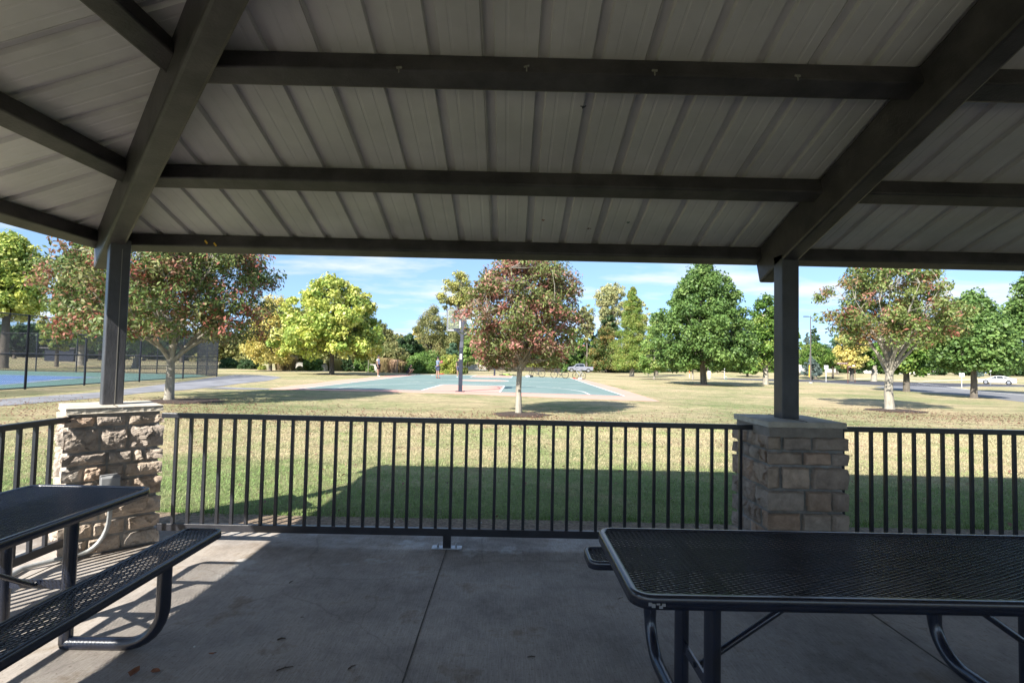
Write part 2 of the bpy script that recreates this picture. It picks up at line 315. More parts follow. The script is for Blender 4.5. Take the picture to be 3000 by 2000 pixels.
# ================================================================== GROUND
xs = sorted(set([-420, -330, -260, -200, -160]+list(range(-130, -40, 5))+[i*1.0 for i in range(-40, 46)]+list(range(46, 150, 4))+[160, 200, 260, 330, 420, 560]))
ys = sorted(set([-120, -60, -30, -15]+[i*1.0 for i in range(-8, 66)]+list(range(66, 190, 4))+[200, 230, 270, 330, 420, 560, 800]))
V = np.array([(x, y, ground(x, y)) for y in ys for x in xs]); nx = len(xs)
Fq = np.array([(j*nx+i, j*nx+i+1, (j+1)*nx+i+1, (j+1)*nx+i) for j in range(len(ys)-1) for i in range(nx-1)])
me = np_mesh('ground', V, Fq, mat=M['lawn']); me.polygons.foreach_set('use_smooth', [True]*len(Fq)); struct('ground', me, None)
def drape(name, polys, mt, dz, step=1.0, kind='structure'):
    bm = bmesh.new()
    for poly in polys:
        vs = [bm.verts.new((p[0], p[1], 0)) for p in poly]; bm.faces.new(vs)
    bmesh.ops.triangulate(bm, faces=bm.faces[:])
    xs_ = [v.co.x for v in bm.verts]; ys_ = [v.co.y for v in bm.verts]
    def cut(lo, hi, st, nrm, ax):
        k = math.ceil(lo/st)*st
        while k < hi:
            co = [0, 0, 0]; co[ax] = k
            bmesh.ops.bisect_plane(bm, geom=bm.verts[:]+bm.edges[:]+bm.faces[:], plane_co=co, plane_no=nrm); k += st
    cut(min(xs_), max(xs_), step, (1, 0, 0), 0); cut(min(ys_), max(ys_), step, (0, 1, 0), 1)
    for v in bm.verts: v.co.z = ground(v.co.x, v.co.y)+dz
    for f in bm.faces:
        f.smooth = True
        if f.normal.z < 0: f.normal_flip()
    me = bpy.data.meshes.new(name); bm.to_mesh(me); bm.free(); me.materials.append(mt)
    o = obj(name, me); 
    if kind: o['kind'] = kind
    return o
def gp(pts): return [(G(x, y).x, G(x, y).y) for x, y in pts]
def crect(u0, v0, u1, v1): return [cxy(u0, v0), cxy(u1, v0), cxy(u1, v1), cxy(u0, v1)]
# basketball court
drape('court_border', [[cxy(-9.1, -.62), cxy(0, -1.33), cxy(8.6, -2.5), cxy(8.9, 10), cxy(8.6, LC+.1), cxy(-9.6, LC+.5), cxy(-9.8, 12)]], M['court_pink'], .006, 1)
HW = 7.62
drape('court_surface', [crect(-HW, 0, HW, LC)], M['court_green'], .012, 1)
def key(v0, sgn):
    drape('court_key', [crect(-1.83, min(v0, v0+sgn*5.8), 1.83, max(v0, v0+sgn*5.8))], M['court_pink'], .016, 1)
key(0, 1); key(LC, -1)
drape('court_circle', [[cxy(1.83*math.cos(a*PI/24), LC/2+1.83*math.sin(a*PI/24)) for a in range(48)]], M['court_pink'], .016, 1)
lines = []
LW = .06
def hline(v, u0=-HW, u1=HW): lines.append(crect(u0, v-LW, u1, v+LW))
def vline(u, v0=0, v1=LC): lines.append(crect(u-LW*.7, v0, u+LW*.7, v1))
for v in (0, LC): hline(v)
hline(LC/2)
for u in (-HW, HW): vline(u)
def arc(cu, cv, ru, rv, a0, a1, n=36):
    for k in range(n):
        a, b = a0+(a1-a0)*k/n, a0+(a1-a0)*(k+1)/n
        lines.append([cxy(cu+(ru-LW*.7)*math.cos(a), cv+(rv-LW*.7)*math.sin(a)), cxy(cu+(ru+LW*.7)*math.cos(a), cv+(rv+LW*.7)*math.sin(a)), cxy(cu+(ru+LW*.7)*math.cos(b), cv+(rv+LW*.7)*math.sin(b)), cxy(cu+(ru-LW*.7)*math.cos(b), cv+(rv-LW*.7)*math.sin(b))])
arc(0, LC/2, 1.83, 1.83, 0, 2*PI)
for v0, sg in ((0, 1), (LC, -1)):
    for u in (-1.83, 1.83): vline(u, min(v0, v0+sg*5.8), max(v0, v0+sg*5.8))
    hline(v0+sg*5.8, -1.83, 1.83)
    arc(0, v0+sg*1.575, 6.02, 6.1, 0, PI*sg)
    for u in (-6.02, 6.02): vline(u, min(v0, v0+sg*1.575), max(v0, v0+sg*1.575))
    arc(0, v0+sg*5.8, 1.83, 1.83, 0, PI*sg, 20)
wear = []
for (u_, v_, r_) in ((-3.6, 9.2, 1.1), (-4.4, 10.3, .7), (-2.6, 8.2, .5), (3.2, 11.2, .8), (3.6, 10.6, .4), (-1.2, 20.5, .9), (-5.6, 13.0, .6), (1.2, 12.2, .4), (5.2, 6.1, .5), (-5.5, 5.0, .6)):
    rw = random.Random(int(u_*31+v_*7))
    for q_ in range(5):
        uu, vv, rr0 = u_+rw.uniform(-1, 1)*r_, v_+rw.uniform(-.6, .6)*r_, r_*rw.uniform(.08, .28); wear.append([cxy(uu+rr0*1.8*rw.uniform(.6, 1.2)*math.cos(a*PI/5), vv+rr0*rw.uniform(.5, 1.2)*math.sin(a*PI/5)) for a in range(10)])
drape('court_wear', wear, mat('worn_court_paint', (.30, .37, .34), .85, 0, .2, 3), .0175, 1)
drape('court_lines', lines, M['line'], .021, 1.0)
# tennis court
T0 = Vector((-19.46, 20.81)); T1 = Vector((-21.34, 37.68)); T2 = Vector((-24.5, 40.5)); T3 = Vector((-75, 40.5)); TN = Vector((-18.2, 9.0))
drape('tennis_court_surface', [[(TN.x-.3, TN.y), (T0.x-.3, T0.y), (T1.x-.2, T1.y-.2), (T2.x, T2.y-.2), (-75, 40.3), (-75, 9)]], M['tennis_green'], .006, 3)
tb = gp([(0, 1098), (110, 1099), (300, 1105), (200, 1110), (80, 1121.5), (0, 1128)])
drape('tennis_court_blue', [[(-60, 22.5), (tb[5][0], tb[5][1]), (tb[4][0], tb[4][1]), (tb[3][0], tb[3][1]), (tb[2][0]-.3, tb[2][1]), (tb[0][0], tb[0][1]), (-60, tb[0][1])]], M['tennis_blue'], .012, 3)
def stripe(name, ptsl, wd, mt, dz, seg=1.5):
    polys = []
    for pts in ptsl:
        for a, b in zip(pts[:-1], pts[1:]):
            a, b = Vector(a), Vector(b); n = Vector((-(b-a).y, (b-a).x)).normalized()*wd/2
            polys.append([a-n, b-n, b+n, a+n])
    return drape(name, polys, mt, dz, seg)
stripe('tennis_court_lines', [gp([(0, 1128), (80, 1121.5), (200, 1110.5), (300, 1107)]), gp([(0, 1118), (70, 1119.5), (180, 1112), (300, 1106)]), gp([(0, 1098), (110, 1100), (300, 1105.5)]), gp([(360, 1108), (378, 1107.5)])], .07, M['line'], .018, 3)
# paths
drape('path', [gp([(-420, 1215), (0, 1170), (290, 1149), (430, 1132), (560, 1115), (640, 1103), (690, 1098), (760, 1098.5), (805, 1102), (826, 1106), (780, 1116), (700, 1124), (652, 1131), (560, 1141), (430, 1150), (290, 1166), (0, 1190), (-420, 1250)])], M['asphalt'], .010, 1)
drape('path_connector', [gp([(600, 1138.5), (652, 1133.5), (700, 1136), (765, 1137.5), (800, 1139.5), (780, 1141.5), (690, 1141)])], M['asphalt'], .015, 1)
# roads
drape('road', [gp([(2085, 1110.5), (2148, 1108), (2300, 1111), (2400, 1112.3), (2550, 1116.5), (2650, 1119), (2800, 1123), (3000, 1127.5), (3300, 1136), (3300, 1150), (3000, 1132), (2850, 1131.5), (2780, 1134), (2700, 1131), (2600, 1130), (2400, 1119), (2300, 1116.5)])], M['asphalt_dark'], .012, 4)
drape('entrance_road', [gp([(2600, 1130), (2700, 1131), (2780, 1134), (2835, 1141), (2912, 1147), (3000, 1152), (3300, 1166), (3300, 1222), (3000, 1178), (2850, 1160), (2650, 1146), (2560, 1133.5)])], M['asphalt_old'], .010, 3)
stripe('kerb', [gp([(2060, 1104), (2148, 1106.5), (2300, 1109.8), (2400, 1111.2), (2550, 1115.2), (2650, 1117.8), (2800, 1121.6), (3000, 1126), (3300, 1134.5)]), gp([(2190, 1112.5), (2300, 1117.6), (2400, 1120), (2560, 1131.5)]), gp([(3300, 1168), (3000, 1151.5), (2912, 1146), (2840, 1142), (2780, 1134.5), (2850, 1132), (3000, 1132.5), (3300, 1150)])], .5, M['concrete_light'], .03, 4)
stripe('sidewalk', [gp([(1872, 1098.4), (1960, 1100.5), (2060, 1104), (2150, 1108)]), gp([(2500, 1109.5), (2560, 1107.5), (2700, 1109), (3000, 1114)])], 1.1, M['concrete_light'], .02, 4)
stripe('road_marking', [gp([(2690, 1121.5), (2780, 1131.5)]), gp([(2662, 1124.5), (2752, 1131)]), gp([(2660, 1130), (2740, 1136), (2850, 1145), (3000, 1159)]), gp([(2350, 1114), (2420, 1118.3)])], .16, M['line'], .026, 4)
# shelter floor slab
m_ = MB(); m_.box((5.0, -1.3, -.12), (19.0, 12.25, .24)); sl = m_.build('patio_slab', M['slab'], bevel=.01); sl['kind'] = 'structure'
M['joint'] = mat('dark_joint', (.095, .085, .07), .95, 0, .3, 20)  # dark brown colour of the slab and cap joints
m_ = MB()
for x in (-3.28, -.478, 2.336, 5.14, 7.95): m_.box((x, -1.42, .0015), (.0065, 11.9, .005))
for y in (1.5, -1.3, -4.1): m_.box((5.0, y, .0012), (18.8, .0065, .0046))
o = m_.build('patio_joints', M['joint']); o['kind'] = 'structure'
# bare strip between slab and grass
drape('bare_soil_strip', [[(-4.7, 4.80), (14.8, 4.80), (14.8, 5.06), (8, 5.13), (3, 5.10), (.5, 5.14), (-2, 5.12), (-4.7, 5.2)]], mat('dry_thatch', (.19, .14, .095), .95, 0, .45, 30, 1, 80), .022, .5)
# ================================================================== SHELTER
a_ = .1415
XL, XR, YF = -3.30, 2.336, 4.30
YM, YB = YF-5.611, YF-11.222
XE = XR+5.611; XEE = XE+5.611
COLX = [XL, XR, XE, XEE]
SL = .335; E0 = .45; ZE = 2.601
LX0, FY0, RX0, BY0 = -3.80, YF+E0, XEE+E0, YB-E0
root = thing('picnic_shelter', 'open park shelter with dark steel frame, pale ribbed metal roof and stone-based columns', 'shelter', (0, 0, 0))
PZ = 1.129+.0
def column(x, y, rot):
    m = MB(); m.box((0, 0, (PZ-.05+2.50)/2), (a_, a_, 2.50-PZ+.05)); cl_ = m.build('column', M['steel'], root, (x, y, 0), rot, bevel=.008)
    if x in (XL, XEE) and y in (YF, YB): m = MB(); m.box((.012, -a_/2-.0005, 1.78), (.005, .004, 1.28)); m.build('weld_seam', M['hookgrey'], cl_)
for x in COLX:
    for y in (YF, YB):
        column(x, y, PI/4 if x in (XL, XEE) else 0)
column(XL, YM, 0); column(XEE, YM, 0)
RD = .31      # rafter depth
def zdeck_front(y): return ZE+SL*(FY0-y)
def beam_pts(p_top0, p_top1, wd, depth, name, pr_ext=0):
    # a tube of given depth hung under the line p_top0-p_top1, square-cut ends
    a, b = Vector(p_top0), Vector(p_top1); d = (b-a).normalized(); side = d.cross(Vector((0, 0, 1))).normalized(); up = side.cross(d)
    m = MB(); mid = -up*(depth/2+.002)
    m.bar(a+mid, b+mid, wd, depth); return m.build(name, M['beam'], root, bevel=.020)
zc = ZE+SL*(FY0-YM)
tail = .04
for x in (XR, XE):
    for sg, y0 in ((1, FY0-.02), (-1, BY0+.02)):
        beam_pts((x, y0-sg*0.0, ZE+SL*.02), (x, YM+sg*.02, zc), a_, RD, 'rafter')
for x0, x1 in ((LX0+.02, XR), (RX0-.02, XE)):
    beam_pts((x0, YM, ZE+SL*.02), (x1, YM, zc), a_, RD, 'rafter')
for x0, x1 in ((LX0, LX0+FY0-YM), (RX0, RX0-(FY0-YM))):
    for y0 in (FY0, BY0):
        sx = 1 if x1 > x0 else -1; sy = 1 if YM > y0 else -1
        beam_pts((x0+sx*.03, y0+sy*.03, ZE+SL*.03), (x1, YM, zc), a_, RD, 'hip_rafter')
# purlins
PW, PH = .134, .122
offs = [.070, .976, 1.893, 2.80, 3.71, 4.62]      # run of each purlin's top centre from the eave edge
def purlin(a, b, nrm):
    # nrm: roof normal
    a, b = Vector(a), Vector(b); n = Vector(nrm).normalized(); m = MB(); m.bar(a-n*(PH/2+.003), b-n*(PH/2+.003), PW, PH, up=n); m.build('purlin', M['beam'], root, bevel=.014)
hw = a_/2-.02
for o_ in offs:
    z = ZE+SL*o_
    for y, ny in ((FY0-o_, SL), (BY0+o_, -SL)):
        segs = [(LX0+o_+hw*1.2, XR-hw), (XR+hw, XE-hw), (XE+hw, RX0-o_-hw*1.2)]
        for s0, s1 in segs:
            if s1-s0 > .15: purlin((s0, y, z), (s1, y, z), (0, ny, 1))
    for x, nx_ in ((LX0+o_, -SL), (RX0-o_, SL)):
        for s0, s1 in ((BY0+o_+hw*1.2, YM-hw), (YM+hw, FY0-o_-hw*1.2)):
            if s1-s0 > .15: purlin((x, s0, z), (x, s1, z), (nx_, 0, 1))
m = MB(); m.box(((XR+XE)/2, YM, zc-.16), (XE-XR, .12, .2)); m.build('ridge_beam', M['beam'], root)
# roof deck: ribbed sheets; profile in s (along eave), height h above the pan
def profile(s0, s1, phase):
    P_ = []; k = math.floor((s0-phase)/.3043)-1
    while True:
        c = phase+k*.3043
        if c > s1+.3: break
        seam = (k % 3 == 0)
        if seam: P_ += [(c-.042, 0), (c-.0415, .012), (c-.037, .012), (c-.0365, .001)]
        P_ += [(c-.034, 0), (c-.027, .030), (c+.027, .030), (c+.034, 0)]
        for q in (.10, .20): P_ += [(c+q-.010, 0), (c+q-.006, .0018), (c+q+.006, .0018), (c+q+.010, 0)]
        k += 1
    P_ = [p for p in P_ if s0 < p[0] < s1]
    return [(s0, 0)]+P_+[(s1, 0)]
def deck_plane(to_world, s0, s1, length, phase):
    # length(s) = distance up the roof (horizontal run) at s
    pr_ = profile(s0, s1, phase); m = MB(); vs = []; fs = []
    for s, h in pr_:
        vs += [to_world(s, 0, h), to_world(s, max(length(s), .001), h)]
    n = len(pr_)
    for i in range(n-1): fs.append((2*i, 2*i+1, 2*i+3, 2*i+2))
    m.add(vs, fs)
    # top skin
    vs = []; 
    for s, h in pr_: vs += [to_world(s, -.0, h+.006), to_world(s, max(length(s), .001), h+.006)]
    m.add(vs, [(2*i+2, 2*i+3, 2*i+1, 2*i) for i in range(n-1)])
    return m
wid, dep = RX0-LX0, FY0-BY0
hl = lambda s: min(s-LX0, RX0-s, FY0-YM)
deck_plane(lambda s, t, h: (s, FY0-t, ZE+SL*t+h), LX0, RX0, hl, -.145).build('roof_deck', M['deck'], root)
deck_plane(lambda s, t, h: (s, BY0+t, ZE+SL*t+h), LX0, RX0, hl, -.145).build('roof_deck', M['deck'], root)
hl2 = lambda s: min(s-BY0, FY0-s)
deck_plane(lambda s, t, h: (LX0+t, s, ZE+SL*t+h), BY0, FY0, hl2, 4.30).build('roof_deck', M['deck'], root)
deck_plane(lambda s, t, h: (RX0-t, s, ZE+SL*t+h), BY0, FY0, hl2, 4.30).build('roof_deck', M['deck'], root)
m = MB()
for a, b in (((LX0, FY0), (RX0, FY0)), ((LX0, BY0), (RX0, BY0)), ((LX0, BY0), (LX0, FY0)), ((RX0, BY0), (RX0, FY0))):
    ox = 0; m.bar((a[0], a[1], ZE+.02), (b[0], b[1], ZE+.02), .012, .09)
m.build('fascia', M['steel'], root)
for px, py, Y_, colr, nm in ((1843, 651, 4.3, (.03, .10, .09), 'green'), (1594, 644, 4.3, (.25, .07, .06), 'red'), (1725, 668, 4.4, (.12, .06, .05), 'brown'), (1709, 312, 3.2, (.03, .03, .03), 'black')):
    d = ray(px, py); tt = (ZE+SL*FY0-CH)/(d.z+SL*d.y); q = CAM+d*tt; m = MB(); a0 = rnd.uniform(-1, 1)
    for k in range(3): m.box((q.x+rnd.uniform(-.012, .012), q.y+rnd.uniform(-.008, .008), q.z-.004-SL*0), (.022, .007, .001), Matrix.Rotation(-math.atan(SL), 3, 'X') @ Matrix.Rotation(a0+k*1.1, 3, 'Z'))
    m.build('paint_mark', mat(nm+'_mark', colr, .8), root)
# bits stuck on the beams: two yellow tape strips, pale hooks
for (px, py) in ((604, 709), (630, 716)):
    q = P(px, py, 4.572); m = MB(); m.box(q, (.014, .004, .036), Matrix.Rotation(-.7, 3, 'Y')); m.build('tape_strip', M['yellow'], root)
for px, py, Y in ((1543, 195, 2.73), (1918, 207, 2.73), (2337, 222, 2.73), (1169, 198, 2.73)):
    q = P(px, py, Y); m = MB(); m.box(q, (.03, .01, .008), Matrix.Rotation(rnd.uniform(-.4, .4), 3, 'Y')); m.tube([q, q+Vector((0, -.006, -.03))], .004, 6); m.build('hook', M['hookgrey'], root)
# ------------------------------------------------------------------ stone piers
def stone_pier(x, y, rot, seed, rows, amp, hi=True, smoothfront=False, front=None):
    h = .285; zt = PZ-.055; res_u, res_z = (96, 168) if hi else (20, 40)
    R_ = random.Random(seed)
    stones = []
    for zi, (z0, z1) in enumerate(rows):
        for f in range(4):
            cuts = sorted(R_.sample([.22, .3, .38, .45, .55, .62, .7, .78], R_.choice((1, 2, 2, 3)) if z1-z0 < .16 else R_.choice((1, 1, 2))))
            cuts = [c for i, c in enumerate(cuts) if i == 0 or c-cuts[i-1] > .14]
            if front and f == 0: cuts = list(front[zi])
            stones.append((f, z0, z1, [0]+cuts+[1]))
    V_ = []; F_ = []; Cc = []
    pal = [(.46, .37, .30), (.42, .35, .29), (.38, .33, .29), (.49, .41, .34), (.36, .31, .27), (.44, .34, .27), (.41, .37, .33)]
    mort = (.32, .31, .29)
    cornerd = {}
    for f in range(4):
        ang = f*PI/2; n = Vector((math.sin(ang), -math.cos(ang), 0)); t_ = Vector((math.cos(ang), math.sin(ang), 0)); base = len(V_)
        for j in range(res_z+1):
            z = zt*j/res_z
            row = None
            for st in stones:
                if st[0] == f and st[1] <= z <= st[2]: row = st; break
            for i in range(res_u+1):
                u = i/res_u; d = 0; col = mort
                if row:
                    cs = row[3]; k = 0
                    while k < len(cs)-2 and u > cs[k+1]: k += 1
                    wob = .006*noise.noise(Vector((u*6+seed, z*14, f*3.1)))
                    e = min((u-cs[k])*2*h if cs[k] > 0 else 9, (cs[k+1]-u)*2*h if cs[k+1] < 1 else 9, z-row[1], row[2]-z)+wob-.010
                    if e > 0:
                        sid = R_hash(seed, f, row[1], k) if 0 < k < len(cs)-2 else R_hash(seed, 9, row[1], (f+(1 if k else 0)) % 4)
                        q = Vector((u*2*h*9+sid*3.3, z*9, sid*7.7+f*2))
                        if smoothfront and f == 0: dd = .028+.008*noise.noise(q*.5)+.005*noise.noise(q*3)
                        else:
                            qq = q+Vector((noise.noise(q*1.3), noise.noise(q*1.3+Vector((5, 0, 0))), 0))*.5
                            v1 = noise.voronoi(qq*1.1); c1 = v1[1][0]; tlt = noise.noise(c1*3.7)*(qq.x-c1.x)+noise.noise(c1*5.1)*(qq.y-c1.y)
                            v2 = noise.voronoi(qq*3.1)[0]; rg = 1-abs(noise.noise(q*1.1)*2)
                            pil = min(1, e/.045)**.6
                            dd = .004+.020*pil+amp*(1.25*tlt+.5*noise.noise(c1*9)+.30*abs(noise.noise(q*1.5))+.16*noise.noise(q*5)+.07*noise.noise(q*13))
                            dd = max(.004, min(.075, dd))
                        edge = min(1, e/(.012 if not (smoothfront and f == 0) else .016)); d = dd*math.sin(edge*PI/2)**.7
                        col = pal[int(sid*97) % len(pal)]; mm_ = (1.08, 1.0, .93) if smoothfront else (1.12, 1.10, 1.06); col = tuple(a*b for a, b in zip(col, mm_)); sh = .9+.25*((sid*13.7) % 1); col = tuple(c*sh for c in col)
                    else: d = -.004
                # corner matching: blend to a shared corner depth
                cb_ = .030 if row and (z-row[1] > .012 and row[2]-z > .012) else .0
                cb_ += .008*noise.noise(Vector((seed, z*12, (f if u < .5 else (f+1) % 4)*5.0)))
                ww = max(0, 1-min(u, 1-u)/.06); d = d*(1-ww)+cb_*ww
                p = n*(h+d)+t_*((u-.5)*2*(h+d)); V_.append((p.x, p.y, z)); Cc.append(col)
        for j in range(res_z):
            for i in range(res_u):
                q = base+j*(res_u+1)+i; F_.append((q, q+1, q+res_u+2, q+res_u+1))
    me = np_mesh('stone_pier', np.array(V_), np.array(F_), np.array(Cc), M['stone'])
    me.polygons.foreach_set('use_smooth', [False]*len(me.polygons)); pier = obj('stone_pier', me, None, root, (x, y, 0), rot)
    # mortar bed and cap
    m = MB(); m.box((0, 0, zt-.03), (.575, .575, .075)); m.build('mortar_bed', mat('mortar', (.28, .245, .21), .95, 0, .15, 10, .6, 60), pier)
    cap = bmesh.new(); bmesh.ops.create_cube(cap, size=1)
    for v in cap.verts: v.co = Vector((v.co.x*.624, v.co.y*.624, v.co.z*.045))
    bmesh.ops.subdivide_edges(cap, edges=cap.edges[:], cuts=26, use_grid_fill=True)
    for v in cap.verts:
        ex = max(abs(v.co.x), abs(v.co.y))
        if ex > .311 and abs(v.co.z) < .0224:
            nn = Vector((v.co.x, v.co.y, 0)).normalized(); v.co -= nn*(.008+.010*noise.noise(v.co*38+Vector((seed, 0, 0))))
        elif v.co.z > .022: v.co.z -= .0015*abs(noise.noise(v.co*9+Vector((seed, 0, 0))))+.002*max(0, (ex-.300)/.012)
    me = bpy.data.meshes.new('cap_stone'); cap.to_mesh(me); cap.free(); obj('cap_stone', me, M['capstone'], pier, (0, 0, PZ-.0225))
    m = MB(); m.box((.0, 0, PZ+.0015), (.006, .60, .004)); m.build('cap_joint', M['joint'], pier)
    return pier
def R_hash(*a):
    x = 0.0
    for i, q in enumerate(a): x += float(q)*(12.9898+78.233*i)
    return (math.sin(x)*43758.5453) % 1.0
rows1 = [(.0, .13), (.13, .25), (.25, .40), (.40, .56), (.56, .68), (.68, .785), (.785, .975), (.975, 1.068)]
cut1 = [(.25, .62), (.30, .66), (.36,), (.30, .70), (.17, .42, .62), (.42, .70, .83), (.33, .64), (.28, .62)]
rows2 = [(.0, .14), (.14, .28), (.28, .43), (.43, .60), (.60, .785), (.785, .90), (.90, 1.02)]
cut2 = [(.3, .7), (.5,), (.43, .82), (.48, .83), (.15, .55), (.45, .83), (.17, .57)]
stone_pier(XL, YF, PI/4, 3, rows1, .036, front=cut1)
stone_pier(XR, YF, 0, 11, rows2, .030, smoothfront=True, front=cut2)
for x, y, r in ((XE, YF, 0), (XEE, YF, PI/4), (XL, YM, 0), (XL, YB, PI/4), (XR, YB, 0), (XE, YB, 0), (XEE, YB, PI/4), (XEE, YM, 0)):
    stone_pier(x, y, r, int(x*7+y*13) % 50+20, rows2, .02, hi=False)
# ------------------------------------------------------------------ railings
def railing(name_lbl, p0, p1, first=None, feet=(.5,), phase=None):
    p0, p1 = Vector(p0), Vector(p1); L_ = (p1-p0).length; d = (p1-p0)/L_; ang = math.atan2(d.y, d.x)
    t = thing('railing', name_lbl, 'railing', (p0.x, p0.y, 0), ang, 'railings between the stone piers')
    m = MB(); m.box((L_/2, 0, 1.046), (L_, .044, .042)); m.build('top_rail', M['rail'], t, bevel=.004)
    m = MB(); m.box((L_/2, 0, .135), (L_, .042, .060)); m.build('bottom_rail', M['rail'], t, bevel=.004)
    me = None; x = .12 if phase is None else phase; k = 0
    bm_ = MB(); bm_.box((0, 0, .595), (.0245, .0245, .862)); me = bm_.mesh('baluster', .002); me.materials.append(M['rail'])
    while x < L_-.03:
        b = bpy.data.objects.new('baluster', me); C.objects.link(b); b.parent = t; b.location = (x, 0, 0); x += .1205
    for ff in feet:
        m = MB(); m.box((ff, 0, .055), (.065, .042, .11)); m.build('foot_post', M['rail'], t)
        m = MB(); m.box((ff, 0, .0065), (.245, .075, .010)); pl = m.build('base_plate', M['galv'], t)
        for sx in (-.075, .075):
            m = MB(); m.tube([(ff+sx, 0, .011), (ff+sx, 0, .030)], .009, 6); m.tube([(ff+sx, 0, .030), (ff+sx, 0, .042)], .005, 6); m.build('anchor_bolt', M['galv'], pl)
    return t
x0 = -3.275+.41
railing('long dark steel railing between the two stone piers, facing the basketball court', (x0, YF-.0, 0), (XR-.29, YF, 0), feet=(-.478-x0,), phase=-2.747-x0)
railing('dark steel railing running off the right edge from the right stone pier', (XR+.29, YF, 0), (XE-.29, YF, 0), feet=(2.55,), phase=.06)
railing('dark steel railing behind the left picnic table, ending at the left stone pier', (XL, YM+.29, 0), (XL, YF-.41, 0), feet=(2.5,), phase=.07)
# ------------------------------------------------------------------ outlet box on the left pier
ob = thing('electrical_outlet_box', 'grey weatherproof outlet box with bent metal conduit on the sunlit stone pier', 'outlet box', (XL, YF, 0), PI/4)
fy = -.285-.045
m = MB(); m.box((-.035, fy-.03, .545), (.115, .075, .135)); bx = m.build('box', M['boxgrey'], ob, bevel=.008)
m = MB(); m.prism([(-.095, fy-.066, .485), (-.095, fy-.105, .490), (-.095, fy-.100, .600), (-.095, fy-.066, .615)], (.12, 0, 0)); m.build('hinged_cover', M['boxgrey'], bx, bevel=.006)
m = MB(); pts = [(-.02, fy-.02, .48), (-.02, fy-.02, .30)]
for k in range(1, 8): a = k/7*PI/2; pts.append((-.02-.16*(1-math.cos(a)), fy-.02, .30-.26*math.sin(a)*.98))
pts += [(-.5, fy-.03, .022), (-.62, fy-.22, .020), (-.9, fy-.40, .020)]
m.tube(pts, .017, 10); m.build('conduit', M['gal_pipe'], ob)
# ------------------------------------------------------------------ picnic tables
def smoothed(*a, **k):
    me = np_mesh(*a, **k); me.polygons.foreach_set('use_smooth', [True]*len(me.polygons)); return me
def mesh_top(L_, W_, lwd=.0446, swd=.0205, w_=.0054, t=.0016):
    # expanded metal sheet: tilted strands zigzagging along x, spaced swd/2 along y
    n = int(W_/(swd/2)); seg = int(L_/(lwd/2)); xs_ = np.linspace(-L_/2, L_/2, seg+1); c = math.cos(.78); s_ = math.sin(.78)
    t = .0028; sec = [(w_/2*math.cos(q)*c-t/2*math.sin(q)*s_, w_/2*math.cos(q)*s_+t/2*math.sin(q)*c) for q in [k*PI/3 for k in range(6)]]
    V_ = []; F_ = []
    for i in range(n):
        yc = -W_/2+swd/4+i*swd/2; sg = 1 if i % 2 == 0 else -1; base = len(V_)
        for j, x in enumerate(xs_):
            o = sg*(swd/4-.0008)*(1 if j % 2 == 0 else -1)
            V_ += [(x, yc+o+a, -.0025+b) for a, b in sec]
        for j in range(seg):
            a = base+6*j; b = a+6
            for q in range(6): F_.append((a+q, a+(q+1) % 6, b+(q+1) % 6, b+q))
    m4 = [(f[0], f[1], f[2], f[3]) for f in F_]
    for i in range(n-1):
        yb = -W_/2+swd/4+i*swd/2+swd/4
        for j, x in enumerate(xs_):
            if (i % 2 == 0) == (j % 2 == 0):
                k = len(V_); V_ += [(x-.0070, yb-.0040, .0006), (x+.0070, yb-.0040, .0006), (x+.0055, yb+.0040, -.0010), (x-.0055, yb+.0040, -.0010)]; m4.append((k, k+1, k+2, k+3))
    return np.array(V_), np.array(m4)
def rounded(L_, W_, r, n=6):
    pts = []
    for cx_, cy_, a0 in ((L_/2-r, W_/2-r, 0), (-L_/2+r, W_/2-r, PI/2), (-L_/2+r, -W_/2+r, PI), (L_/2-r, -W_/2+r, 1.5*PI)):
        for k in range(n+1): a = a0+k/n*PI/2; pts.append((cx_+r*math.cos(a), cy_+r*math.sin(a)))
    return pts
def rim(L_, W_, r, hgt, wd):
    m = MB(); prof = [(0, -.008), (.004, -.001), (.010, .0), (wd-.004, 0), (wd, -.004), (wd, -.012), (.007, -.012), (.006, -hgt), (0, -hgt)]
    # profile: (inset, z); loop around the outline
    N_ = 6; rings = []
    for ins, z in prof:
        rings.append([(x, y, z) for x, y in rounded(L_-2*ins, W_-2*ins, max(r-ins, .004), N_)])
    k = len(rings[0]); vs = [p for rg in rings for p in rg]; npf = len(prof)
    fs = [(i*k+j, i*k+(j+1) % k, ((i+1) % npf)*k+(j+1) % k, ((i+1) % npf)*k+j) for i in range(npf) for j in range(k)]
    m.add(vs, fs, 0, True); return m
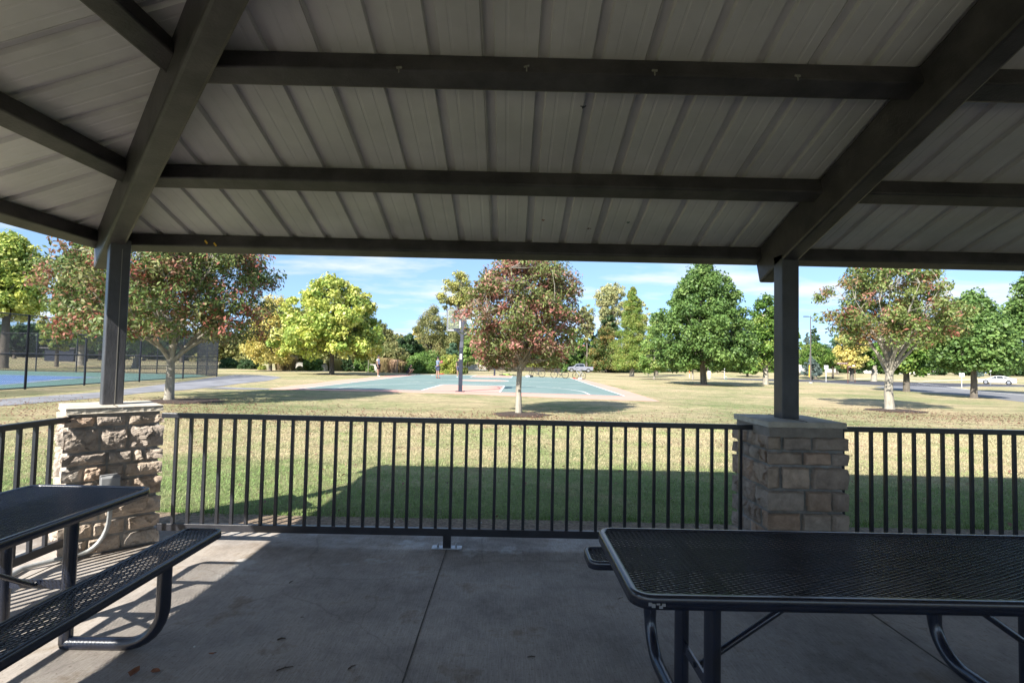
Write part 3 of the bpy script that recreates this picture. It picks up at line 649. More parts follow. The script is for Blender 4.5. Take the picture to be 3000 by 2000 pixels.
def picnic_table(lbl, cx_, cy_, rz):
    t = thing('picnic_table', lbl, 'picnic table', (cx_, cy_, 0), rz, 'black metal picnic tables')
    L_, W_ = 2.24, .735
    V_, F_ = mesh_top(L_-.035, W_-.035)
    top = obj('tabletop', smoothed('tabletop', V_+np.array([0, 0, .757]), F_, mat=M['black']), None, t)
    o = rim(L_, W_, .075, .045, .030).build('rim', M['black'], top, (0, 0, .762)); o.data.polygons.foreach_set('use_smooth', [True]*len(o.data.polygons))
    for s in (1, -1):
        y0 = s*.672
        V_, F_ = mesh_top(L_-.03, .235-.03)
        b = obj('bench', smoothed('bench', V_+np.array([0, y0, .518]), F_, mat=M['black']), None, t)
        o = rim(L_, .235, .05, .042, .022).build('rim', M['black'], b, (0, y0, .523)); o.data.polygons.foreach_set('use_smooth', [True]*len(o.data.polygons))
        for x in (-.77, .77): m = MB(); m.box((x, y0, .502), (.045, .19, .012)); m.build('seat_bracket', M['black'], b)
    for x in (-.77, .77):
        for s in (1, -1):
            m = MB(); m.tube([(x, s*.17, .74), (x, s*.17, .03)], .031, 14); m.build('leg', M['black'], t)
            pts = [(x, s*.672, .500), (x, s*.672, .22)]
            r_ = .19
            for k in range(1, 9): a = k/8*PI/2; pts.append((x, s*(.672-r_*(1-math.cos(a))), .222-r_*math.sin(a)))
            pts.append((x, s*.16, .031))
            m = MB(); m.tube(pts, [.034]*2+[.031]*(len(pts)-2), 14); m.build('bench_support', M['black'], t)
        m = MB(); m.bar((x, -.20, .33), (x, .20, .33), .010, .045); m.tube([(x-.012, 0, .33), (x+.014, 0, .33)], .011, 8); m.build('cross_strap', M['black'], t)
        sx = 1 if x < 0 else -1
        m = MB(); m.box((x, 0, .738), (.035, W_-.05, .014)); m.build('cross_member', M['black'], t)
        m = MB(); m.tube([(x+sx*.02, 0, .33), (x+sx*.60, 0, .725)], .0135, 10); m.build('brace', M['black'], t)
    return t
picnic_table('black mesh picnic table in the right foreground, seen from its long side', 1.56, 2.140, 0)
picnic_table('black mesh picnic table at the left edge beside the sunlit stone pier', -2.462, 1.99, PI/2)
pt = MB(); q = (.475, 1.79, .730)
tb_ = [o for o in C.objects if o.name.startswith('tabletop')][0]
for k in range(7): pt.box((-1.085+k*.012+rnd.uniform(-.004, .004), -.362+.018*(1 if k < 2 else 0)-.0035*min(k, 3)+rnd.uniform(-.001, .001), .733+rnd.uniform(-.006, .006)), (.012, .003, rnd.uniform(.004, .014)))
pt.build('worn_patch', M['scuff'], tb_)
# ------------------------------------------------------------------ litter on the slab
def leaf_piece(x, y, s, lbl, matn='leafbrown'):
    m = MB(); n = 7; vs = []
    for k in range(n):
        a = 2*PI*k/n; r = s*(.6+.5*rnd.random()); vs.append((r*math.cos(a), r*.7*math.sin(a), .004+s*.5*rnd.random()))
    vs.append((0, 0, .006)); m.add(vs, [(k, (k+1) % n, n) for k in range(n)])
    m.add([(v[0], v[1], v[2]+.0012) for v in vs], [(k, (k+1) % n, n) for k in range(n)])
    tag(m.build('dry_leaf', M[matn], None, (x, y, .004), rnd.uniform(0, 6)), lbl, 'leaf', 'dry leaves on the concrete floor')
for x, y, s, l in ((-1.78, 2.55, .035, 'curled orange-brown leaf beneath the left bench support'), (-1.69, 2.57, .028, 'smaller dry leaf just right of the orange-brown leaf by the bench support'), (-1.50, 2.72, .02, 'dark dry leaf scrap on the floor right of the left bench support')):
    leaf_piece(x, y, s, l)
def twig(px, py, ln, a, lbl, r=.003, mt='twig', cat='twig', nm='twig'):
    ln *= .7; r *= .75
    q = CAM+ray(px, py)*(CH/-ray(px, py).z); m = MB(); d = Vector((math.cos(a), math.sin(a), 0))
    m.tube([Vector((0, 0, r)), d*ln*.5+Vector((-.06*ln*d.y, .06*ln*d.x, r*1.6)), d*ln+Vector((0, 0, r))], [r, r*1.1, r*.6], 5)
    if nm == 'twig': m.tube([d*ln*.4+Vector((0, 0, r)), d*ln*.55+Vector((-d.y, d.x, 0))*ln*.2+Vector((0, 0, r*2))], [r*.7, r*.4], 4)
    tag(m.build(nm, M[mt], None, (q.x, q.y, .001)), lbl, cat, 'twigs and scraps on the concrete floor')
twig(848, 1708, .05, 1.3, 'short dark twig on the concrete behind the other twigs, left of the floor joint', .004)
twig(812, 1875, .06, .4, 'thick dark twig in the middle of the concrete floor left of the joint', .0055)
twig(810, 1965, .11, .5, 'longest pale twig near the bottom edge of the concrete floor', .004)
twig(1020, 1960, .06, .9, 'dark twig near the bottom edge just left of the floor joint', .004)
twig(880, 1808, .03, .1, 'thin short twig on the concrete between the two darkest twigs', .002)
twig(1545, 1925, .06, .1, 'dark twig on the concrete left of the right picnic table leg', .0035)
twig(1810, 1755, .07, .6, 'thin twig on the floor beside the corner of the right picnic table', .002)
twig(567, 1897, .012, .2, 'white scrap of litter on the concrete near the left picnic table', .006, 'paper', 'litter', 'litter_scrap')
for px, py, l in ((1152, 1532, 'white paper scrap on the soil strip behind the railing, nearer the middle'), (1408, 1529, 'white paper scrap standing on the soil strip right of the railing foot'), (2050, 1538, 'white scrap on the soil strip near the right stone pier')):
    q = P(px, py, 4.98); m = MB(); m.box((0, 0, .012), (.028, .006, .022), Matrix.Rotation(.5, 3, 'Y')); tag(m.build('litter_scrap', M['paper'], None, (q.x, 4.98, -.012)), l, 'litter', 'scraps on the soil strip')
# ================================================================== VEGETATION
def unit(v): return v/np.maximum(np.linalg.norm(v, axis=-1, keepdims=True), 1e-9)
def leaves(rs, cen, rad, n_per, size, pal, wts, seedcol, flat=.75, droop=.0, aspect=.55, out=None, jit=.16):
    """leaf quads around clump centres -> verts, faces, colours"""
    n_per = int(n_per*1.55); size *= .78
    K = len(cen); n = K*n_per
    c = np.repeat(cen, n_per, 0); r = np.repeat(rad, n_per)[:, None]
    off = rs.normal(size=(n, 3)); off = unit(off)*(rs.random((n, 1))**.5)*r; off[:, 2] *= flat
    p = c+off
    nrm = unit(off*.9+rs.normal(size=(n, 3))*.55*r+np.array([0, 0, .55])*r)
    d = rs.normal(size=(n, 3)); d[:, 2] -= droop*1.6; d = unit(d-nrm*np.sum(d*nrm, 1, keepdims=True)); sd = np.cross(nrm, d)
    s = size*(.65+.7*rs.random((n, 1)))
    V = np.empty((n, 4, 3)); V[:, 0] = p-d*s*.5; V[:, 2] = p+d*s*.5; cup = nrm*s*.10
    V[:, 1] = p+sd*s*aspect*.5+cup; V[:, 3] = p-sd*s*aspect*.5+cup
    pal = np.array(pal); w_ = np.array(wts)/sum(wts)
    # clump level choice, with per-leaf change
    ci = rs.choice(len(pal), size=K, p=w_); li = np.repeat(ci, n_per); ch = rs.random(n) < .38; li[ch] = rs.choice(len(pal), size=ch.sum(), p=w_)
    col = 1.3*pal[li]*(1-jit+2*jit*rs.random((n, 1)))*np.repeat(.88+.24*rs.random((K, 1)), n_per, 0)
    lum = col.mean(1, keepdims=True); col = col*.93+lum*.07
    col = np.repeat(col[:, None, :], 4, 1).reshape(-1, 3)
    return V.reshape(-1, 3), np.arange(n*4).reshape(-1, 4), col
PAL = {
 'redgreen': ([(.085, .13, .035), (.14, .185, .05), (.30, .095, .065), (.36, .15, .11), (.22, .125, .07), (.23, .23, .085)], (4.6, 5.2, 1.3, .8, 2.2, 2.8)),
 'redgreen2': ([(.13, .18, .045), (.20, .24, .07), (.32, .115, .08), (.38, .18, .13), (.20, .12, .05), (.10, .14, .03)], (5, 5, .9, .6, 1.6, 3)),
 'purple': ([(.12, .145, .04), (.17, .20, .06), (.28, .105, .08), (.38, .18, .145), (.23, .15, .095)], (3.6, 4.2, 1.6, 1.4, 3.0)),
 'yellow': ([(.43, .44, .09), (.35, .40, .075), (.25, .33, .06), (.50, .49, .15), (.17, .25, .045)], (4, 4, 3, 2, 2)),
 'gold': ([(.50, .42, .11), (.56, .46, .15), (.38, .36, .09), (.25, .26, .07)], (4, 3, 3, 1.5)),
 'green': ([(.085, .155, .035), (.115, .195, .045), (.16, .24, .06), (.06, .115, .028)], (4, 4, 2, 2)),
 'green_b': ([(.085, .17, .025), (.13, .22, .035), (.20, .27, .05), (.06, .12, .02)], (4, 4, 2.5, 2)),
 'light': ([(.15, .25, .05), (.21, .31, .07), (.27, .32, .09), (.11, .19, .04)], (4, 3, 2, 2)),
 'olive': ([(.17, .19, .06), (.22, .22, .08), (.13, .15, .05), (.28, .25, .10)], (4, 3, 3, 2)),
 'poplar': ([(.36, .34, .09), (.28, .29, .08), (.42, .38, .14), (.20, .22, .07)], (4, 4, 2, 2)),
 'pale': ([(.38, .37, .17), (.30, .31, .13), (.44, .40, .20), (.21, .24, .10)], (4, 4, 2, 2)),
 'dark': ([(.035, .075, .025), (.05, .10, .03), (.07, .12, .04), (.028, .05, .02)], (4, 4, 2, 2)),
 'teal': ([(.05, .11, .06), (.075, .14, .08), (.10, .17, .09)], (4, 3, 2)),
 'spruce': ([(.11, .16, .14), (.15, .20, .18), (.08, .12, .10), (.19, .24, .22)], (4, 3, 3, 1)),
 'conifer': ([(.17, .26, .045), (.23, .28, .055), (.28, .28, .07), (.12, .20, .04)], (4, 4, 2, 2)),
 'orange': ([(.07, .11, .025), (.10, .14, .03), (.25, .17, .05), (.15, .14, .04)], (4, 3, 2, 2)),
 'limey': ([(.22, .30, .05), (.30, .34, .06), (.36, .34, .08), (.14, .20, .04)], (3, 4, 3, 2)),
 'bushy': ([(.10, .19, .035), (.15, .25, .05), (.07, .13, .03), (.20, .28, .07)], (4, 3, 3, 2)),
}
TREES = []
PROF = {'round': [(0, .62), (.12, .86), (.32, 1), (.55, .95), (.78, .72), (.92, .45), (1, .18)],
        'dome': [(0, .66), (.15, .90), (.38, 1), (.62, .93), (.82, .74), (.94, .50), (1, .26)],
        'wide': [(0, .86), (.10, .97), (.25, 1), (.50, .95), (.72, .80), (.90, .52), (1, .22)],
        'loose': [(0, .25), (.3, .62), (.6, .95), (.78, 1), (.92, .72), (1, .3)],
        'maple': [(0, .70), (.10, .92), (.24, 1), (.42, .90), (.60, .70), (.80, .46), (.93, .26), (1, .10)]}
def tree(name, lbl, cat, base, zb, zt, rx, pal, n_cl=70, n_per=90, size=.28, shape='round', tr=.18, bark='barkd', seed=1, ry=None, cl_r=None, lean=(0, 0), limbs=6, fork=None, droop=0, group=None, gaps=.28, offx=0, twigs=True, aspect=.55, flat=.75):
    rs = np.random.RandomState(seed); rr = random.Random(seed)
    x, y = base; gz = ground(x, y); H = zt-gz; zb -= gz; zt -= gz
    t = thing(name, lbl, cat, (x, y, gz), 0, group)
    ry = ry or rx; cz = (zb+zt)/2; rz = (zt-zb)/2; cl = cl_r or .24*min(rx, rz*1.3)
    cen = []; tries = 0
    sd_ = Vector((seed*1.7, seed*.3, 0))
    while len(cen) < n_cl and tries < n_cl*60:
        tries += 1
        d = unit(rs.normal(size=3)); rad = rs.random()**(.42)
        if shape in PROF:
            hs, rsx = zip(*PROF[shape]); h = rs.random(); a = rs.random()*2*PI; k = float(np.interp(h, hs, rsx))
            if rs.random() > k+.05: continue
            da = Vector((math.cos(a)*1.5, math.sin(a)*1.5, h*3))
            lump = 1+.26*noise.noise(da*1.1+sd_)+.14*noise.noise(da*2.7+sd_)
            if noise.noise(da*1.5+sd_*2) > gaps+.22 and rad > .5: continue
            rq = rs.random()**.42
            if h < .28: rq = max(rq, (.28-h)*2.6*min(1, rx/ (rz*.8)))
            if h > .9: rq *= .9
            p = np.array([k*rq*lump*math.cos(a)*(rx-cl*.5), k*rq*lump*math.sin(a)*(ry-cl*.5), zb+cl*.35+h*(zt-zb-cl*.75)+cl*.5*rs.normal()*.5])
        elif shape == 'cone':
            h = rs.random()**1.25; a = rs.random()*2*PI; k = (1-h)**.62
            rl = 1+.22*math.sin(h*37+a*2+seed)
            rr_ = (rx-cl*.4)*k*rs.random()**.45*rl; p = np.array([rr_*math.cos(a), rr_*math.sin(a), zb+cl*.5+h*(zt-zb-cl*.9)])
        elif shape == 'oval':     # tall maple: broad low, narrower at the top
            h = rs.random(); a = rs.random()*2*PI; k = math.sin(min(1, (h+.06)/.42)*PI/2)**.7*(1-max(0, h-.30)/.72)**.62
            rl = 1+.20*noise.noise(Vector((math.cos(a)*1.6, math.sin(a)*1.6, h*5+seed)))*1.6
            rr_ = (rx-cl*.4)*k*rs.random()**.42*rl; p = np.array([rr_*math.cos(a), rr_*math.sin(a), zb+cl*.4+h*(zt-zb-cl*.7)])
        p[0] += offx+lean[0]*p[2]/H; p[1] += lean[1]*p[2]/H
        cen.append(p)
    cen = np.array(cen); rad = cl*(.65+.6*rs.random(len(cen)))
    if shape == 'cone': rad *= np.clip(1.25-(cen[:, 2]-zb)/(zt-zb), .35, 1)
    # skeleton
    m = MB(); fz = fork if fork else zb+.15*(zt-zb)
    top = .60 if shape in ('round', 'dome', 'loose', 'wide') else .92
    tip = Vector((lean[0]*top+offx*.7, lean[1]*top, zb+top*(zt-zb)))
    tp = [Vector((0, 0, -.15)), Vector((0, 0, .12)), Vector((.02*H*rr.uniform(-.4, .4)+lean[0]*fz/H, lean[1]*fz/H, fz*.55)), Vector((lean[0]*fz/H, lean[1]*fz/H, fz)), tip.lerp(Vector((0, 0, fz)), .5)+Vector((rr.uniform(-.1, .1), rr.uniform(-.1, .1), 0))*rx*.5, tip]
    m.tube(tp, [tr*1.55, tr*1.12, tr*.95, tr*.85, tr*.45, tr*.12], 10)
    nodes = [(tp[3].lerp(tp[4], k/4), tr*.5) for k in range(5)]+[(tp[4].lerp(tp[5], k/4), tr*.3) for k in range(5)]
    for k in range(limbs):
        a = 2*PI*(k+rr.random()*.6)/limbs; s_ = tp[3].lerp(tp[4], rr.random()*.7) if shape not in ('cone', 'maple') else tp[3].lerp(tip, rr.random()*.7)
        if k < 4 and shape in ('dome', 'round', 'loose', 'wide'): s_ = tp[2].lerp(tp[3], .8+.2*rr.random())
        e = Vector((offx+math.cos(a)*rx*.72, math.sin(a)*ry*.72, cz+rz*rr.uniform(-.25, .6)))
        if shape in ('cone', 'maple'):
            hh = (s_.z-zb)/(zt-zb); e = Vector((math.cos(a)*rx*.75*(1-max(0, hh)), math.sin(a)*rx*.75*(1-max(0, hh)), s_.z+.12*(zt-zb)))
        mid = s_.lerp(e, .45)+Vector((0, 0, -.06*rx*(1 if shape != 'dome' else -.4)))+Vector((rr.uniform(-1, 1), rr.uniform(-1, 1), 0))*rx*.06
        pts = [s_, s_.lerp(mid, .5)+Vector((0, 0, .02*rx)), mid, mid.lerp(e, .5)+Vector((0, 0, .03*rx)), e]
        m.tube(pts, [tr*.52, tr*.42, tr*.32, tr*.2, tr*.07], 7, cap=False)
        for q in range(2, 9): nodes.append((Vector(pts[0]).lerp(pts[2], q/4) if q < 4 else Vector(pts[2]).lerp(pts[4], (q-4)/4), tr*(.4-.035*q)))
    NP = np.array([list(q[0]) for q in nodes]); NR = [q[1] for q in nodes]
    if twigs:
        for c_ in cen:
            dd = np.linalg.norm(NP-c_, axis=1)+np.maximum(0, NP[:, 2]-c_[2]+.1)*1.5; j = int(dd.argmin())
            a_0 = Vector(NP[j]); b_0 = Vector(c_); mid = a_0.lerp(b_0, .5)+Vector((rr.uniform(-.1, .1), rr.uniform(-.1, .1), rr.uniform(-.12, .04)))*(b_0-a_0).length
            rr0 = max(.012, NR[j]*.45); m.tube([a_0, mid, b_0], [rr0, rr0*.65, rr0*.3], 4, cap=False)
            if size < .2:
                for _ in range(3):
                    e_ = b_0+Vector((rr.uniform(-1, 1), rr.uniform(-1, 1), rr.uniform(-.6, .8)))*cl*.8; m.tube([b_0.lerp(mid, .3), e_], [rr0*.35, rr0*.12], 3, cap=False)
    m.build('trunk', M[bark], t)
    Vv, Ff, Cc = leaves(rs, cen, rad, n_per, size, PAL[pal][0], PAL[pal][1], seed, droop=droop, aspect=aspect, flat=flat)
    obj('crown', np_mesh('crown', Vv, Ff, Cc, M['leaf']), None, t)
    TREES.append(t); return t
def ztop(px, py, Y): return P(px, py, Y).z
def T(name, lbl, px, Y, top, hw, bot, pal, **kw):
    """tree measured in photo pixels: centre column, depth, top row, half width, bottom row of crown"""
    b = P(px, 1080, Y); sc = Y/F
    kw.setdefault('cat', 'tree'); cat = kw.pop('cat')
    zt = ztop(px, top, Y); zb = max(ztop(px, bot, Y), ground(b.x, b.y)+.05)
    # tangential stretch far off axis
    k = 1/(1+((px-1500)/F)**2)**.5
    return tree(name, lbl, cat, (b.x, Y), zb, zt, hw*sc*(k if abs(px-1500) > 600 else 1), pal, **kw)
# --- the five lawn trees nearest the shelter
tree('maple_tree', 'broad red and green tree by the left stone pier with forked pale trunk', 'tree', (-11.1, 16.9), 2.0, 6.6, 3.45, 'redgreen', n_cl=470, n_per=66, size=.175, shape='wide', tr=.135, bark='bark', seed=5, cl_r=.48, limbs=12, fork=1.30, droop=.6, gaps=.22, offx=-.15, aspect=.42)
tree('maple_tree', 'dome-shaped reddish tree in the middle of the lawn in front of the basketball court', 'tree', (.32, 14.94), 1.42, 4.82, 2.0, 'purple', n_cl=340, n_per=64, size=.14, shape='dome', tr=.088, bark='bark', seed=8, cl_r=.33, limbs=9, fork=1.25, droop=.4, gaps=.45, offx=.14, aspect=.42)
tree('maple_tree', 'red-tinged tree with bare lower branches and pale trunk, right of the right column', 'tree', (14.35, 19.24), 2.45, 6.0, 2.45, 'redgreen2', n_cl=215, n_per=60, size=.18, shape='wide', tr=.15, bark='bark', seed=14, cl_r=.42, limbs=13, fork=1.30, droop=.45, gaps=.02, offx=.05, aspect=.42)
tree('catalpa_tree', 'bright yellow-green round tree at the left corner of the court', 'tree', (-16.57, 48.2), 1.75, 9.1, 4.9, 'yellow', n_cl=330, n_per=70, size=.36, shape='wide', tr=.22, bark='barkd', seed=21, cl_r=.70, limbs=9, fork=2.2, droop=.8, gaps=.3, aspect=.8)
T('maple_tree', 'tallest dense green tree on the lawn left of the right column', 2062, 40.6, 766, 158, 1082, 'green', n_cl=420, n_per=90, size=.24, shape='maple', tr=.23, seed=31, cl_r=.62, limbs=10, aspect=.8, fork=2.4)
T('maple_tree', 'thin green and orange tree partly hidden behind the right column', 2243, 45.5, 842, 78, 1075, 'green_b', n_cl=120, n_per=80, size=.25, shape='maple', tr=.22, seed=33, cl_r=.55, aspect=.8, bark='bark', fork=1.8)
T('maple_tree', 'green tree directly behind the bare-branched tree on the right', 2655, 36.2, 872, 105, 1092, 'green_b', n_cl=170, n_per=90, size=.23, shape='maple', tr=.19, seed=35, cl_r=.55, aspect=.8, fork=1.9)
T('maple_tree', 'broad green tree by the entrance road, left of the white sedan', 2852, 29.2, 852, 150, 1085, 'green', n_cl=260, n_per=90, size=.21, shape='maple', tr=.16, seed=37, cl_r=.52, aspect=.8, fork=1.6, ry=2.6)
T('maple_tree', 'green tree cut off by the right edge of the view', 3035, 37, 800, 150, 1085, 'green', n_cl=210, n_per=90, size=.25, shape='maple', tr=.22, seed=39, cl_r=.62, aspect=.8, fork=2.0)
# --- left side, behind and around the tennis court
T('shade_tree', 'large yellow-green tree at the left edge rising above the tennis fence', 10, 46, 688, 140, 935, 'yellow', n_cl=200, n_per=90, size=.34, tr=.3, seed=41, cl_r=.9, gaps=.3, aspect=.7)
T('shade_tree', 'tall pale green tree behind the left part of the red and green tree', 235, 62, 700, 95, 1010, 'light', n_cl=150, n_per=80, size=.38, tr=.42, seed=43, cl_r=1.1, aspect=.7, bark='bark')
T('shade_tree', 'small lime green tree just behind the tennis fence', 165, 54, 868, 62, 1020, 'limey', n_cl=80, n_per=80, size=.3, tr=.16, seed=45, aspect=.7)
T('shade_tree', 'green tree with a leaning trunk beyond the tennis court', 395, 56, 800, 100, 1035, 'light', n_cl=110, n_per=80, size=.34, tr=.3, seed=47, aspect=.7, lean=(1.5, 0), bark='bark')
for i, (px, Y, top, hw, lab) in enumerate([(40, 108, 945, 75, 'dark distant tree seen through the fence, nearest the left edge'), (160, 115, 965, 70, 'dark distant tree seen through the fence, second from the left edge'), (290, 112, 955, 75, 'dark distant tree behind the fence, left of the near column'), (420, 118, 960, 70, 'dark distant tree behind the fence, between column and forked trunk'), (530, 104, 965, 65, 'dark distant tree behind the right end of the tennis fence')]):
    T('distant_tree', lab, px, Y, top, hw, 1030, 'dark', n_cl=60, n_per=60, size=.7, tr=.3, seed=60+i, group='dark trees beyond the tennis court', twigs=False, aspect=.8)
T('honeylocust_tree', 'golden yellow tree between the red-green tree and the yellow-green tree', 792, 55, 858, 95, 1062, 'gold', n_cl=170, n_per=85, size=.28, tr=.17, seed=71, gaps=.35, aspect=.5)
T('poplar_tree', 'tall yellow poplar with visible dark limbs behind the near basketball backboard', 1335, 86, 800, 62, 985, 'poplar', n_cl=120, n_per=60, size=.42, tr=.32, seed=73, shape='loose', gaps=.05, aspect=.7, limbs=8)
T('willow_tree', 'broad olive tree left of the near basketball backboard', 1262, 80, 900, 62, 1060, 'olive', n_cl=150, n_per=80, size=.32, tr=.25, seed=75, aspect=.45)
T('willow_tree', 'olive tree directly behind the near basketball pole', 1345, 78, 945, 55, 1070, 'olive', n_cl=110, n_per=80, size=.32, tr=.25, seed=76, aspect=.45)
T('shade_tree', 'small yellow tree top peeping left of the olive tree', 1222, 92, 952, 22, 1050, 'gold', n_cl=40, n_per=60, size=.4, tr=.2, seed=77, aspect=.7)
T('shade_tree', 'dark green tree standing behind the crouching player', 1192, 76, 975, 46, 1070, 'dark', n_cl=100, n_per=70, size=.4, tr=.2, seed=79, aspect=.8)
T('shade_tree', 'grey-green conical tree right of the yellow-green tree', 1120, 82, 945, 48, 1060, 'olive', n_cl=90, n_per=70, size=.4, tr=.2, seed=81, shape='maple', aspect=.6)
T('shade_tree', 'bushy olive green tree behind the tall grasses left of the crouching player', 1150, 70, 1000, 48, 1082, 'olive', n_cl=90, n_per=70, size=.3, tr=.15, seed=83, aspect=.6)
T('shade_tree', 'small bright green tree just right of the near basketball pole', 1370, 63, 975, 27, 1075, 'light', n_cl=60, n_per=70, size=.26, tr=.08, seed=85, shape='maple', aspect=.8)
T('shade_tree', 'dark green small tree left of the near basketball pole', 1325, 68, 1002, 24, 1062, 'teal', n_cl=50, n_per=70, size=.28, tr=.08, seed=87, shape='maple', aspect=.8)
# --- centre background
for i, (px, Y, top, hw, pal, lab) in enumerate([
    (1440, 100, 965, 50, 'green', 'green tree behind the far backboard, left of the middle tree'), (1520, 104, 940, 55, 'green_b', 'green tree hidden behind the trunk of the middle tree'),
    (1600, 122, 985, 50, 'teal', 'blue-green tree behind the row of bicycles'), (1665, 126, 960, 42, 'green', 'rounded green tree above the grey pickup truck'),
    (1722, 124, 952, 34, 'green_b', 'mid green tree between pickup truck and dark bushy tree')]):
    T('shade_tree', lab, px, Y, top, hw, 1076, pal, n_cl=80, n_per=75, size=.42, tr=.22, seed=90+i, aspect=.8, twigs=False)
T('poplar_tree', 'pale yellow poplar rising behind the pointed conifer', 1790, 128, 830, 52, 985, 'pale', n_cl=130, n_per=70, size=.5, tr=.38, seed=101, shape='loose', gaps=.1, aspect=.7, limbs=8)
T('poplar_tree', 'short pale yellow poplar just right of the middle tree crown', 1718, 122, 892, 28, 1010, 'pale', n_cl=55, n_per=60, size=.5, tr=.25, seed=103, shape='loose', gaps=.1, aspect=.7)
T('poplar_tree', 'slim pale tree top behind the right side of the pointed conifer', 1880, 130, 880, 22, 1000, 'pale', n_cl=40, n_per=60, size=.5, tr=.25, seed=105, shape='loose', aspect=.7)
T('shade_tree', 'dark green tree between the pale poplar and the orange-topped tree', 1785, 124, 918, 36, 1040, 'dark', n_cl=80, n_per=70, size=.45, tr=.25, seed=107, aspect=.8)
T('shade_tree', 'wide dark tree with orange top left of the pointed conifer', 1775, 121, 955, 62, 1088, 'orange', n_cl=150, n_per=85, size=.36, tr=.3, seed=109, aspect=.8, shape='maple')
T('conifer_tree', 'pointed yellow-green conifer standing on the lawn beyond the court', 1851, 77, 836, 62, 1084, 'conifer', n_cl=540, n_per=90, size=.27, tr=.33, seed=111, shape='cone', cl_r=.85, aspect=.35, limbs=12, bark='bark')
T('shade_tree', 'light yellow-green round tree between conifer and tall green tree', 1925, 98, 920, 52, 1075, 'light', n_cl=90, n_per=80, size=.38, tr=.25, seed=113, aspect=.8)
T('young_tree', 'young light green tree with thin trunk left of the tallest green tree', 1917, 55.5, 960, 52, 1085, 'light', n_cl=100, n_per=80, size=.22, tr=.085, seed=115, aspect=.8, shape='maple', bark='bark', group='young trees on the lawn')
T('young_tree', 'thin-trunked young tree half hidden behind the tallest green tree', 2030, 58.5, 975, 42, 1085, 'green_b', n_cl=70, n_per=80, size=.22, tr=.085, seed=117, aspect=.8, shape='maple', bark='bark', group='young trees on the lawn')
for i, (px, Y, top, hw, pal, lab) in enumerate([
    (1985, 128, 1020, 60, 'dark', 'dark tree mass low behind the young light green tree'), (2075, 124, 1015, 60, 'dark', 'dark tree low behind the trunk of the tallest green tree'),
    (2150, 122, 1020, 50, 'dark', 'dark tree behind the white utility post'), (2190, 104, 1040, 42, 'bushy', 'feathery light green bush left of the thin orange-green tree'),
    (2262, 128, 1010, 50, 'green_b', 'green tree behind the right column base')]):
    T('distant_tree', lab, px, Y, top, hw, 1094, pal, n_cl=80, n_per=70, size=.5, tr=.22, seed=120+i, aspect=.7, twigs=False)
# --- right background
T('pine_tree', 'dark pine rising behind the street lamp', 2385, 128, 952, 34, 1060, 'dark', n_cl=90, n_per=70, size=.5, tr=.3, seed=131, shape='cone', aspect=.4)
T('spruce_tree', 'blue-grey spruce top behind the street lamp', 2366, 118, 972, 28, 1070, 'spruce', n_cl=90, n_per=70, size=.45, tr=.3, seed=133, shape='cone', aspect=.35)
T('shade_tree', 'narrow pale green tree touching the right edge of the right column', 2338, 112, 955, 20, 1060, 'light', n_cl=50, n_per=70, size=.4, tr=.2, seed=134, shape='maple')
T('honeylocust_tree', 'spreading bright green tree behind the street lamp', 2390, 100, 1006, 66, 1078, 'green_b', n_cl=110, n_per=80, size=.35, tr=.22, seed=135, aspect=.5)
T('spruce_tree', 'low blue-green spruce at the foot of the street lamp', 2378, 94, 1042, 36, 1101, 'spruce', n_cl=90, n_per=80, size=.32, tr=.2, seed=137, shape='cone', aspect=.35)
T('shade_tree', 'grey-green tree between the street lamp and the yellow tree', 2452, 118, 978, 28, 1082, 'teal', n_cl=60, n_per=70, size=.42, tr=.22, seed=139, aspect=.8)
T('shade_tree', 'rounded green tree beneath the grey-green tree, above the white sign', 2440, 104, 1035, 36, 1082, 'green', n_cl=60, n_per=70, size=.36, tr=.2, seed=140, aspect=.8)
T('maple_tree', 'golden yellow tree behind the street name sign', 2495, 88, 960, 56, 1078, 'gold', n_cl=150, n_per=85, size=.34, tr=.3, seed=141, aspect=.8)
T('shade_tree', 'green tree with stout pale trunk beyond the road', 2560, 90, 1000, 55, 1082, 'green_b', n_cl=90, n_per=80, size=.36, tr=.42, seed=143, aspect=.8, bark='bark')
for i, (px, Y, top, hw, lab) in enumerate([(2500, 150, 1040, 60, 'dark distant tree behind the yellow tree'), (2620, 150, 1035, 60, 'dark distant tree behind the bare-branched tree'), (2730, 150, 1030, 60, 'dark distant tree right of the bare-branched tree trunk'), (2840, 152, 1035, 60, 'dark distant tree behind the white road sign'), (2950, 155, 1030, 60, 'dark distant tree behind the white sedan'), (3050, 158, 1020, 60, 'dark distant tree at the right edge behind the sedan')]):
    T('distant_tree', lab, px, Y, top, hw, 1100, 'dark', n_cl=70, n_per=60, size=.7, tr=.3, seed=150+i, group='dark trees beyond the road', twigs=False, aspect=.8)
T('spruce_tree', 'small blue spruce left of the white sedan', 2868, 118, 1080, 17, 1106, 'spruce', n_cl=40, n_per=70, size=.35, tr=.12, seed=161, shape='cone', aspect=.35)
